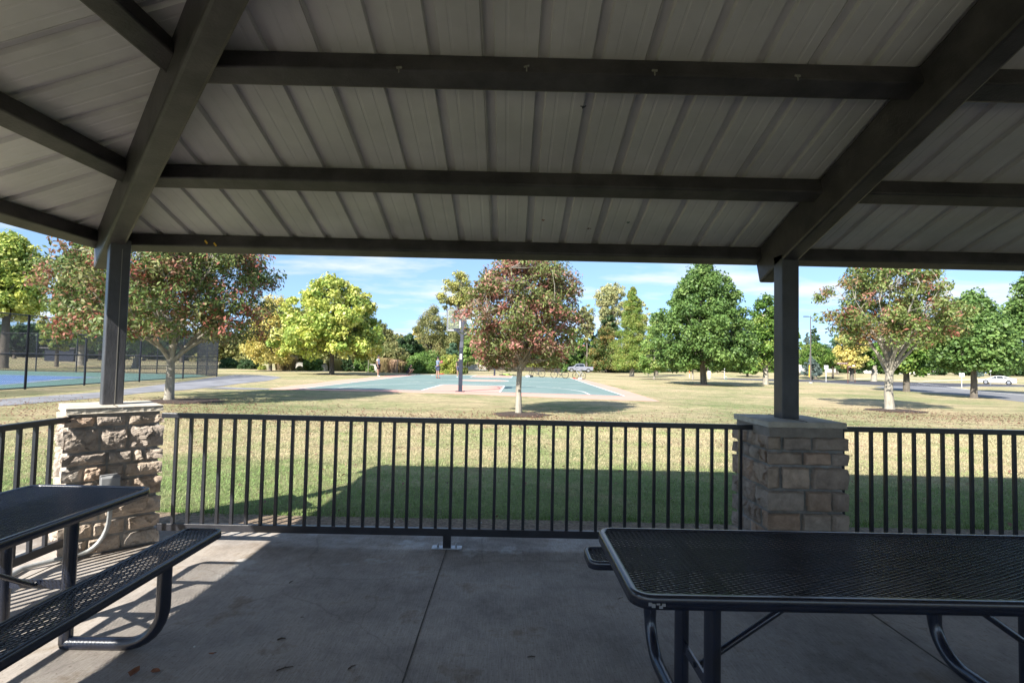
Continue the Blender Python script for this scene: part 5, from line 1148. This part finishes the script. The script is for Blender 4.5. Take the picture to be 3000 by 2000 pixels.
# ================================================================== BICYCLES
def bicycle(lbl, x, y, rz, fmat, lying=False, steer=0):
    t = thing('bicycle', lbl, 'bicycle', (x, y, ground(x, y)+.005), rz, 'bicycles at the far end of the court')
    tilt = thing  # noqa
    R_ = .345; fx, rx_ = .55, -.52
    def wheel(cx_, ang=0):
        rot = Matrix.Rotation(ang, 3, 'Z'); c = Vector((cx_, 0, R_)); m = MB()
        m.tube([c+rot @ Vector((R_*.955*math.cos(k*PI/16), 0, R_*.955*math.sin(k*PI/16))) for k in range(33)], .023, 6, cap=False); wv = m.build('wheel', M['rubber'], t)
        m = MB(); m.tube([c+rot @ Vector((R_*.89*math.cos(k*PI/16), 0, R_*.89*math.sin(k*PI/16))) for k in range(33)], .008, 5, cap=False); m.build('rim', M['rubber'], wv)
        m = MB()
        for k in range(16): m.tube([c, c+rot @ Vector((R_*.88*math.cos(k*PI/8), 0, R_*.88*math.sin(k*PI/8)))], .0018, 3, cap=False)
        m.tube([c-rot @ Vector((0, .05, 0)), c+rot @ Vector((0, .05, 0))], .018, 6); m.build('spokes', M['rubber'], wv)
    wheel(fx, steer); wheel(rx_)
    bb = Vector((-.08, 0, .29)); seat = Vector((-.24, 0, .80)); ht, hb_ = Vector((.38, 0, .86)), Vector((.42, 0, .72)); ra = Vector((rx_, 0, R_)); fa = Vector((fx, 0, R_))
    m = MB(); m.tube([bb, seat], .021, 8); m.tube([bb, hb_], .026, 8); m.tube([seat+Vector((.02, 0, -.08)), ht], .021, 8); m.tube([hb_, ht], .025, 8)
    for s in (-1, 1): m.tube([bb, ra+Vector((0, s*.05, 0))], .010, 6); m.tube([seat+Vector((0, 0, -.06)), ra+Vector((0, s*.05, 0))], .009, 6)
    m.build('frame', fmat, t)
    m = MB()
    for s in (-1, 1): m.tube([hb_, Vector((fx-.09, s*.05, .64)), fa+Vector((0, s*.05, 0))], .012, 6)
    m.build('fork', M['rubber'], t)
    m = MB(); m.tube([ht, ht+Vector((-.02, 0, .14))], .013, 6); m.tube([ht+Vector((.0, -.29, .17)), ht+Vector((-.01, 0, .14)), ht+Vector((.0, .29, .17))], .012, 6); m.build('handlebar', M['rubber'], t)
    m = MB(); m.tube([seat, seat+Vector((-.03, 0, .12))], .012, 6); m.add([(-.40, -.075, .935), (-.40, .075, .935), (-.22, .02, .945), (-.12, .012, .935), (-.12, -.012, .935), (-.22, -.02, .945), (-.39, -.06, .90), (-.39, .06, .90), (-.13, 0, .91)], [(0, 1, 2, 5), (5, 2, 3, 4), (0, 6, 7, 1), (0, 5, 8, 6), (1, 7, 8, 2), (5, 4, 8), (2, 8, 3), (3, 8, 4), (6, 8, 7)]); m.build('saddle', M['rubber'], t)
    m = MB(); m.tube([bb+Vector((.09*math.cos(k*PI/8), .045, .09*math.sin(k*PI/8))) for k in range(17)], .005, 4, cap=False); m.tube([bb+Vector((0, -.06, 0)), bb+Vector((.11, -.07, -.12))], .009, 5); m.tube([bb+Vector((0, .06, 0)), bb+Vector((-.11, .07, .12))], .009, 5); m.box(bb+Vector((.11, -.11, -.12)), (.09, .07, .02)); m.box(bb+Vector((-.11, .11, .12)), (.09, .07, .02)); m.build('crank', M['rubber'], t)
    if lying: t.rotation_euler = (math.radians(82), 0, rz); t.location.z += .08
    return t
M['bike_dark'] = mat('dark_bike_paint', (.05, .06, .08), .4, .3); M['bike_green'] = mat('lime_bike_paint', (.30, .50, .06), .4); M['bike_white'] = mat('pale_bike_paint', (.30, .31, .34), .4)
q = P(1572, 1107, 50.2); bicycle('dark bicycle with tall handlebar nearest the middle tree trunk', q.x, 50.2, PI+.18, M['bike_dark'], steer=.7)
q = P(1640, 1108, 49.4); bicycle('grey-blue bicycle standing second from the middle tree trunk', q.x, 49.4, PI-.08, M['bike_dark'])
q = P(1697.5, 1109, 48.8); bicycle('pale-framed bicycle turned half away, rightmost of the row', q.x, 48.8, PI-.95, M['bike_white'], steer=.3)
q = P(1490, 1102, 51.0); bicycle('lime green bicycle lying on its side left of the middle tree trunk', q.x, 51.0, PI+.3, M['bike_green'], lying=True)
def bag(lbl, px, Y, w_, h_, mt, seed):
    q = P(px, 1105, Y); bm = bmesh.new(); bmesh.ops.create_icosphere(bm, subdivisions=3, radius=1)
    for v_ in bm.verts:
        n_ = noise.noise(v_.co*1.6+Vector((seed, 0, 0))); v_.co = Vector((v_.co.x*w_/2, v_.co.y*w_*.35, max(-.8, v_.co.z)*h_/2+h_*.4))*(1+.25*n_)
    me = bpy.data.meshes.new('bag'); bm.to_mesh(me); bm.free(); t = obj('bag', me, mt, None, (q.x, Y, ground(q.x, Y))); tag(t, lbl, 'bag', 'bags left by the bicycles')
    m = MB(); m.tube([(-w_*.25, -w_*.2, h_*.7), (-w_*.1, -w_*.3, h_*1.05), (w_*.15, -w_*.25, h_*.75)], .015, 5); m.build('strap', M['rubber'], t)
bag('white bag on the court edge just right of the middle tree trunk', 1546, 49.5, .45, .22, M['shoe_white'], 1)
bag('black bag beside the white bag at the foot of the nearest bicycle', 1556, 49.7, .38, .26, M['cloth_black'], 2)
bag('white bag lying under the rightmost bicycle', 1700, 48.2, .42, .22, M['shoe_white'], 3)
bag('small red bag left of the rightmost bicycle', 1682, 48.6, .22, .16, M['red'], 4)
bag('red cloth heap on the ground between the ball holder and the yellow-green shrub', 1290, 54.5, .8, .12, M['red'], 5)
# ================================================================== CARS
def vehicle(name, lbl, cat, x, y, rz, prof, roof, paint, width, wheels, glass, dz=0, wr=.34, extras=None):
    t = thing(name, lbl, cat, (x, y, ground(x, y)+.03+dz), rz)
    n = len(prof); m = MB(); hw_ = width/2
    # body lofted across the width with tumblehome
    secs = [(-1, .90, -.02), (-.94, .985, 0), (-.6, 1, .0), (0, 1, .012), (.6, 1, .0), (.94, .985, 0), (1, .90, -.02)]
    rings = []
    for s, sc, dz_ in secs:
        ring = []
        for (px_, pz_) in prof:
            xx = px_*(1-.02*(s*s)); zz_ = pz_; ring.append((xx, s*hw_, .22+(zz_-.22)*(1 if abs(s) < .95 else .97)))
        rings.append(ring)
    vs = [p for r_ in rings for p in r_]
    fs = [(i*n+j, i*n+(j+1) % n, (i+1)*n+(j+1) % n, (i+1)*n+j) for i in range(len(rings)-1) for j in range(n)]
    m.add(vs, fs, 0); m.add(rings[0], [tuple(range(n-1, -1, -1))]); m.add(rings[-1], [tuple(range(n))]); body = m.build('body', paint, t, bevel=.03)
    # cabin
    k = len(roof); m = MB(); vs = []
    for s, sc in ((-1, 1), (1, 1)):
        for (px_, pz_) in roof: tum = 1-.22*max(0, (pz_-roof[0][1]))/max(.01, max(q_[1] for q_ in roof)-roof[0][1]); vs.append((px_, s*hw_*.96*tum, pz_))
    m.add(vs, [tuple(range(k-1, -1, -1)), tuple(range(k, 2*k))]+[(i, (i+1) % k, k+(i+1) % k, k+i) for i in range(k)]); m.build('cabin', paint, body, bevel=.03)
    for g_ in glass:
        for s in (-1, 1):
            vs = []; m = MB()
            for (px_, pz_) in g_:
                tum = 1-.22*max(0, (pz_-roof[0][1]))/max(.01, max(q_[1] for q_ in roof)-roof[0][1]); vs.append((px_, s*(hw_*.96*tum+.006), pz_))
            m.add(vs, [tuple(range(len(g_)))] if s > 0 else [tuple(range(len(g_)-1, -1, -1))])
            k_ = len(g_); m.add([(v_[0], v_[1]-s*.02, v_[2]) for v_ in vs]+vs, [(i_, (i_+1) % k_, k_+(i_+1) % k_, k_+i_) for i_ in range(k_)])
            m.build('side_window', M['glass_dark'], body)
    r0, rt = roof[0], roof[1]; rb_, rl = roof[-1], roof[-2]
    for nm, (a_0, a_1), off_ in (('windscreen', (r0, rt), 1), ('rear_window', (rb_, rl), -1)):
        m = MB(); d = .08; w0, w1 = hw_*.86, hw_*.74; p0 = (a_0[0]*(1-d)+a_1[0]*d, a_0[1]*(1-d)+a_1[1]*d); p1 = (a_0[0]*d+a_1[0]*(1-d), a_0[1]*d+a_1[1]*(1-d)); o_ = .012*off_
        m.add([(p0[0]+o_, -w0, p0[1]+.012), (p0[0]+o_, w0, p0[1]+.012), (p1[0]+o_, w1, p1[1]+.012), (p1[0]+o_, -w1, p1[1]+.012)], [(0, 1, 2, 3)]); m.build(nm, M['glass_dark'], body)
    for wx in wheels:
        for s in (-1, 1):
            m = MB(); m.tube([(wx, s*(hw_-.20), wr), (wx, s*(hw_+.012), wr)], wr, 20); wh = m.build('wheel', M['rubber'], t); wh.data.polygons.foreach_set('use_smooth', [False]*len(wh.data.polygons))
            m = MB(); m.tube([(wx, s*(hw_+.002), wr), (wx, s*(hw_+.02), wr)], wr*.64, 16)
            m.build('hubcap', M['chrome'], wh)
            m = MB(); m.tube([(wx, s*(hw_-.3), wr+.01), (wx, s*(hw_+.006), wr+.01)], wr*1.17, 20); m.build('wheel_arch', M['rubber'], body)
    if extras: extras(t, body, hw_)
    return t
def sedan_x(t, body, hw_):
    for s in (-1, 1):
        m = MB(); m.box((2.30, s*.66, .66), (.14, .36, .10), Matrix.Rotation(-s*.35, 3, 'Z')); m.build('headlight', M['chrome'], body, bevel=.02)
        m = MB(); m.box((-2.33, s*.66, .86), (.10, .36, .11), Matrix.Rotation(s*.3, 3, 'Z')); m.build('tail_light', M['red'], body, bevel=.02)
        m = MB(); m.box((.92, s*(hw_+.07), .98), (.14, .16, .11)); m.build('wing_mirror', M['carwhite'], body, bevel=.02)
    m = MB(); m.box((2.43, 0, .46), (.07, 1.35, .26)); m.build('front_grille', M['rubber'], body, bevel=.02)
    m = MB(); m.box((0, 0, .28), (2.6, 1.72, .14)); m.build('underbody', M['rubber'], body)
sed_prof = [(-2.38, .30), (2.36, .26), (2.46, .40), (2.44, .62), (2.20, .74), (1.10, .95), (-1.75, 1.04), (-2.30, 1.02), (-2.42, .84), (-2.42, .50)]
sed_roof = [(1.18, .93), (.42, 1.36), (-.10, 1.45), (-.75, 1.42), (-1.25, 1.28), (-1.95, 1.03)]
sg_ = [[(.92, .98), (.36, 1.31), (.10, 1.36), (.06, .98)], [(.02, .98), (.06, 1.36), (-.40, 1.38), (-.72, 1.33), (-.85, .99)], [(-.89, 1.0), (-.76, 1.33), (-1.20, 1.19), (-1.42, 1.03)]]
sx_, sy_ = 83.0, 87.5
q = P(2922, 1100, sy_); vehicle('car', 'white sedan driving on the road at the right edge', 'car', q.x, sy_, math.radians(133), sed_prof, sed_roof, M['carwhite'], 1.86, (1.42, -1.42), sg_, extras=sedan_x, wr=.335)
pk_prof = [(-2.95, .45), (2.80, .42), (2.92, .60), (2.90, .98), (2.72, 1.10), (1.35, 1.20), (-2.90, 1.22), (-2.97, 1.10)]
pk_roof = [(1.40, 1.18), (.72, 1.78), (.30, 1.88), (-.75, 1.86), (-.98, 1.78), (-1.12, 1.18)]
pg = [[(1.12, 1.22), (.66, 1.72), (.24, 1.78), (.20, 1.22)], [(.14, 1.22), (.18, 1.78), (-.70, 1.77), (-.86, 1.70), (-.92, 1.22)]]
def pick_x(t, body, hw_):
    for s in (-1, 1):
        m = MB(); m.box((2.82, s*.80, .92), (.14, .26, .22)); m.build('headlight', M['chrome'], body, bevel=.02)
        m = MB(); m.box((-2.94, s*.86, 1.02), (.08, .16, .26)); m.build('tail_light', M['red'], body, bevel=.02)
        m = MB(); m.box((1.10, s*(hw_+.10), 1.30), (.12, .22, .18)); m.build('wing_mirror', M['cargrey'], body, bevel=.02)
    m = MB(); m.box((2.90, 0, .84), (.08, 1.2, .30)); m.build('front_grille', M['chrome'], body, bevel=.02)
    m = MB(); m.box((-2.02, 0, 1.226), (1.62, 1.60, .02)); m.build('load_bed', M['rubber'], body)
q = P(1697, 1085, 112); vehicle('pickup_truck', 'grey pickup truck parked behind the bicycles', 'pickup truck', q.x, 112, PI, pk_prof, pk_roof, M['cargrey'], 2.0, (1.80, -1.85), pg, wr=.40, extras=pick_x)
# ================================================================== SIGNS, POSTS, LAMP
def post_thing(name, lbl, cat, px, Y, group=None):
    q = P(px, 1100, Y); return thing(name, lbl, cat, (q.x, Y, ground(q.x, Y)), 0, group)
lt = post_thing('street_lamp', 'tall dark street lamp right of the right column', 'street lamp', 2375, 60.5)
m = MB(); m.tube([(0, 0, .0), (0, 0, 7.95)], [.085, .05], 10); m.build('pole', M['barkd'] if False else mat('lamp_bronze', (.10, .085, .08), .5), lt, bevel=0)
m = MB(); m.tube([(0, 0, 7.8), (-.35, 0, 7.85)], .03, 6); m.build('arm', M['steel'], lt)
m = MB(); m.box((-.55, 0, 7.86), (.55, .28, .10)); m.build('lamp_head', M['steel'], lt, bevel=.02)
m = MB(); m.tube([(0, 0, 0), (0, 0, .10)], .20, 10); m.build('footing', M['concrete_light'], lt)
gm = post_thing('guy_wire_marker', 'yellow plastic guy marker leaning beside the street lamp', 'cable marker', 2371, 60.9)
m = MB(); m.tube([(0, 0, .7), (.02, 0, 2.1)], .06, 8); m.build('yellow_sleeve', M['yellow'], gm); m = MB(); m.tube([(-.03, 0, 0), (.06, 0, 3.6)], .012, 5); m.build('wire', M['galv'], gm)
def text(s, size, mt, parent, loc, rot=(PI/2, 0, 0), name='lettering'):
    cu = bpy.data.curves.new(name, 'FONT'); cu.body = s; cu.size = size; cu.align_x = 'CENTER'; cu.align_y = 'CENTER'; cu.extrude = .004
    tmp = bpy.data.objects.new('tmp', cu); C.objects.link(tmp); dg = bpy.context.evaluated_depsgraph_get(); me = bpy.data.meshes.new_from_object(tmp.evaluated_get(dg)); bpy.data.objects.remove(tmp)
    o = obj(name, me, mt, parent, loc); o.rotation_euler = rot; return o
sn = post_thing('street_name_sign', 'brown street name sign with white lettering on a thin brown post by the road', 'street sign', 2484, 64)
gz_ = ground(sn.location.x, 64)
m = MB(); m.tube([(0, 0, 0), (0, 0, ztop(2484, 1060, 64)-gz_)], .04, 8); m.build('post', M['brown'], sn)
zb_ = ztop(2470, 1064, 64)-gz_; m = MB(); m.box((-.70, 0, zb_), (1.28, .03, .22)); b = m.build('name_board', M['brown'], sn); text('Warren Temple Dr', .155, M['white'], b, (-.70, -.022, zb_))
zb_ = ztop(2490, 1074, 64)-gz_; m = MB(); m.box((.24, 0, zb_), (.42, .03, .20)); b = m.build('side_board', M['brown'], sn); text('Ave N', .13, M['white'], b, (.24, -.022, zb_))
s2 = post_thing('street_name_sign', 'slim brown sign post with a small white board, right of the lettered street sign', 'street sign', 2505, 74)
gz_ = ground(s2.location.x, 74); zt_ = ztop(2505, 1060, 74)-gz_; m = MB(); m.tube([(0, 0, 0), (0, 0, zt_)], .035, 8); m.build('post', M['brown'], s2); m = MB(); m.box((-.2, 0, zt_-.55), (.34, .03, .16)); m.build('small_board', M['white'], s2)
def signpost(lbl, px, Y, top, w_, h_, mt, base, pm='white'):
    t = post_thing('sign', lbl, 'sign', px, Y); gz_ = t.location.z; zt_ = ztop(px, top, Y)-gz_
    m = MB(); m.tube([(0, 0, 0), (0, 0, zt_)], .035, 8); m.build('post', M[pm], t); m = MB(); m.box((0, -.045, zt_-h_/2), (w_, .02, h_)); m.build('sign_board', M[mt], t, bevel=.004); return t
signpost('square white sign on a white post left of the street name sign', 2420, 76, 1070, .60, .58, 'white', 0)
sg2 = signpost('white road sign with a white post left of the broad green tree trunk', 2817, 58, 1092, .62, .42, 'white', 0)
signpost('thin post with a small white sign standing in front of the white sedan', 2902, 82, 1084, .40, .28, 'white', 0, 'galv')
signpost('narrow blue and white sign edge-on right of the tallest green tree', 2122, 80, 1066, .12, 1.2, 'white', 0)
signpost('thin post with small reddish board right of the pointed conifer', 1899, 78, 1058, .16, .32, 'brown', 0, 'galv')
signpost('small white sign on a post just left of the right column', 2237, 92, 1068, .36, .36, 'white', 0)
def marker(lbl, px, Y, top, oc):
    t = post_thing('utility_marker', lbl, 'utility marker', px, Y, 'orange and white utility markers'); zt_ = ztop(px, top, Y)-t.location.z
    m = MB(); m.tube([(0, 0, 0), (0, 0, zt_*.5)], .055, 8); m.build('white_tube', M['white'], t); m = MB(); m.tube([(0, 0, zt_*.5), (0, 0, zt_)], .058, 8); m.build('orange_cap', M['orange'], t)
marker('orange-topped white utility marker left of the tallest green tree trunk', 2020, 86, 1084.5, 1)
marker('orange-topped white utility marker right of the tallest green tree trunk', 2065.5+0, 66, 1087, 1)
ub = post_thing('utility_pedestal', 'white utility pedestal box right of the orange markers', 'utility box', 2077, 78); zt_ = ztop(2077, 1087, 78)-ub.location.z
m = MB(); m.prism([(-.13, -.1, 0), (.13, -.1, 0), (.19, -.1, zt_), (-.19, -.1, zt_)], (0, .22, 0)); m.build('cabinet', M['white'], ub, bevel=.02); m = MB(); m.box((0, 0, zt_+.02), (.42, .28, .05)); m.build('lid', M['white'], ub, bevel=.01)
gp_ = post_thing('marker_post', 'short green marker post with white tip beside the kerb', 'marker post', 2127, 66); m = MB(); m.tube([(0, 0, 0), (0, 0, .42)], .05, 8); m.build('green_tube', M['tennis_green'], gp_); m = MB(); m.tube([(0, 0, .42), (0, 0, .50)], .052, 8); m.build('white_tip', M['white'], gp_)
# stakes of young trees
for px, Y, lb in ((1163, 57.5, 'thin white young tree stake left of the crouching player'), (1078, 58, 'thin pale stake by the shrub left of the player in white'), (1480, 60, 'pale tree stake between lime bicycle and middle tree trunk')):
    t = post_thing('tree_stake', lb, 'stake', px, Y, 'pale stakes beyond the court'); m = MB(); m.tube([(0, 0, 0), (0, 0, 1.5)], .03, 6); m.build('stake', M['bark'], t); m = MB(); m.tube([(0, 0, .95), (.28, .05, 1.1)], .012, 4); m.build('tie', M['bark'], t)
# ================================================================== WALLS, HOUSES
def wall(lbl, p0, p1, h, mt, th=.4, cap=True):
    t = thing('stone_wall', lbl, 'wall', (p0[0], p0[1], 0)); d = Vector((p1[0]-p0[0], p1[1]-p0[1], 0)); m = MB(); n = max(1, int(d.length/1.2)); R_ = random.Random(int(p0[0]*3))
    rows = 4
    for r_ in range(rows):
        x = 0
        while x < d.length-.05:
            w_ = min(R_.uniform(.35, .9), d.length-x); c = Vector(p0+(0,))+d.normalized()*(x+w_/2); z = ground(c.x, c.y); off = R_.uniform(-.03, .03)
            ang = math.atan2(d.y, d.x); m.box((c.x-p0[0], c.y-p0[1]+off, z+h*(r_+.5)/rows), (w_-.02, th, h/rows-.015), Matrix.Rotation(ang, 3, 'Z')); x += w_
    m.build('stone_courses', mt, t)
    m = MB(); a = Vector((0, 0, ground(*p0)+h+.04)); b_ = d+Vector((0, 0, ground(*p1)+h+.04)); m.bar(a, b_, th+.1, .08); m.build('coping', mt, t)
q0, q1 = P(845, 1085, 62.5), P(1105, 1085, 62.5); wall('long low white stone wall behind the yellow-green tree', (q0.x, 62.5), (q1.x, 62.5), .82, M['stonewall'])
q0, q1 = P(1352, 1083, 90), P(1425, 1083, 88); wall('low pale stone wall right of the near hoop pole', (q0.x, 90), (q1.x, 88), .85, M['stonewall'])
q0, q1 = P(1425, 1083, 92), P(1640, 1083, 94); wall('low dark wall below the lime hedge', (q0.x, 92), (q1.x, 94), .75, M['darkwall'])
M['siding'] = mat('white_siding', (.62, .62, .60), .8, 0, .05, 3); M['roofshingle'] = mat('grey_shingles', (.16, .15, .15), .9, 0, .2, 6)
def house(lbl, px, Y, w_, h_, dpt=9):
    q = P(px, 1090, Y); t = thing('house', lbl, 'house', (q.x, Y, ground(q.x, Y)), 0, 'houses behind the trees'); m = MB(); m.box((0, dpt/2, h_/2), (w_, dpt, h_)); m.build('wall', M['siding'], t)
    m = MB(); m.prism([(-w_/2-.4, -.4, h_), (w_/2+.4, -.4, h_), (w_/2+.4, dpt/2, h_+2.6), (-w_/2-.4, dpt/2, h_+2.6)], (0, 0, .2)); m.prism([(-w_/2-.4, dpt+.4, h_), (-w_/2-.4, dpt/2, h_+2.6), (w_/2+.4, dpt/2, h_+2.6), (w_/2+.4, dpt+.4, h_)], (0, 0, .2)); m.build('roof', M['roofshingle'], t)
    for k in range(int(w_/2.6)):
        m = MB(); m.box((-w_/2+1.4+k*2.6, -.02, h_*.55), (1.2, .06, 1.3)); wn = m.build('window', M['glass_dark'], t); m = MB()
        for a_1 in ((-.66, 0, .09, 1.5), (.66, 0, .09, 1.5), (0, .7, 1.4, .09), (0, -.7, 1.4, .09)): m.box((-w_/2+1.4+k*2.6+a_1[0], -.05, h_*.55+a_1[1]), (a_1[2], .08, a_1[3]))
        m.build('window_frame', M['white'], wn)
house('white house glimpsed behind the right column and the thin green-orange tree', 2290, 150, 16, 3.4)
house('white house glimpsed behind the dark trees left of the tallest green tree trunk', 2165, 160, 12, 3.2)
house('pale house glimpsed between the street name sign and the stout pale trunk', 2530, 165, 14, 3.2)
house('pale house glimpsed behind the bare-branched tree trunk', 2680, 170, 14, 3.0)
# low shed behind the tennis court
q = P(165, 1050, 88); t = thing('park_shed', 'small dark blue park shed seen through the tennis fence', 'shed', (q.x, 88, ground(q.x, 88))); m = MB(); m.box((0, 2, 1.1), (5, 3, 2.2)); m.build('wall', M['polepaint'], t); m = MB(); m.box((0, 2, 2.28), (6, 4, .16)); m.build('roof', M['roofshingle'], t)
# far woodland closing the view
def woods(lbl, x0, x1, y0, y1, n, hgt, pal, seed):
    rs = np.random.RandomState(seed); cen = np.stack([x0+(x1-x0)*rs.random(n), y0+(y1-y0)*rs.random(n), np.zeros(n)], 1)
    tops = np.array([hgt*(.72+.55*abs(noise.noise(Vector((c[0]*.045, c[1]*.03, seed))))) for c in cen]); cen[:, 2] = np.array([ground(c[0], c[1]) for c in cen])+rs.random(n)**.7*tops
    Vv, Ff, Cc = leaves(rs, cen, np.full(n, 2.0), 60, 1.0, PAL[pal][0], PAL[pal][1], seed, aspect=.8)
    tag(obj('distant_woods', np_mesh('distant_woods', Vv, Ff, Cc, M['leaf'])), lbl, 'woods', kind='stuff')
woods('dark mixed woods closing the view behind the tennis court', -190, -60, 135, 160, 900, 9, 'dark', 1)
woods('green and olive woods closing the view behind the basketball court', -75, 10, 120, 138, 900, 7.5, 'olive', 2)
woods('green woods closing the view behind the pickup truck and conifer', 5, 75, 150, 170, 800, 8, 'dark', 3)
woods('green woods closing the view beyond the road on the right', 70, 260, 175, 205, 1300, 10, 'dark', 4)
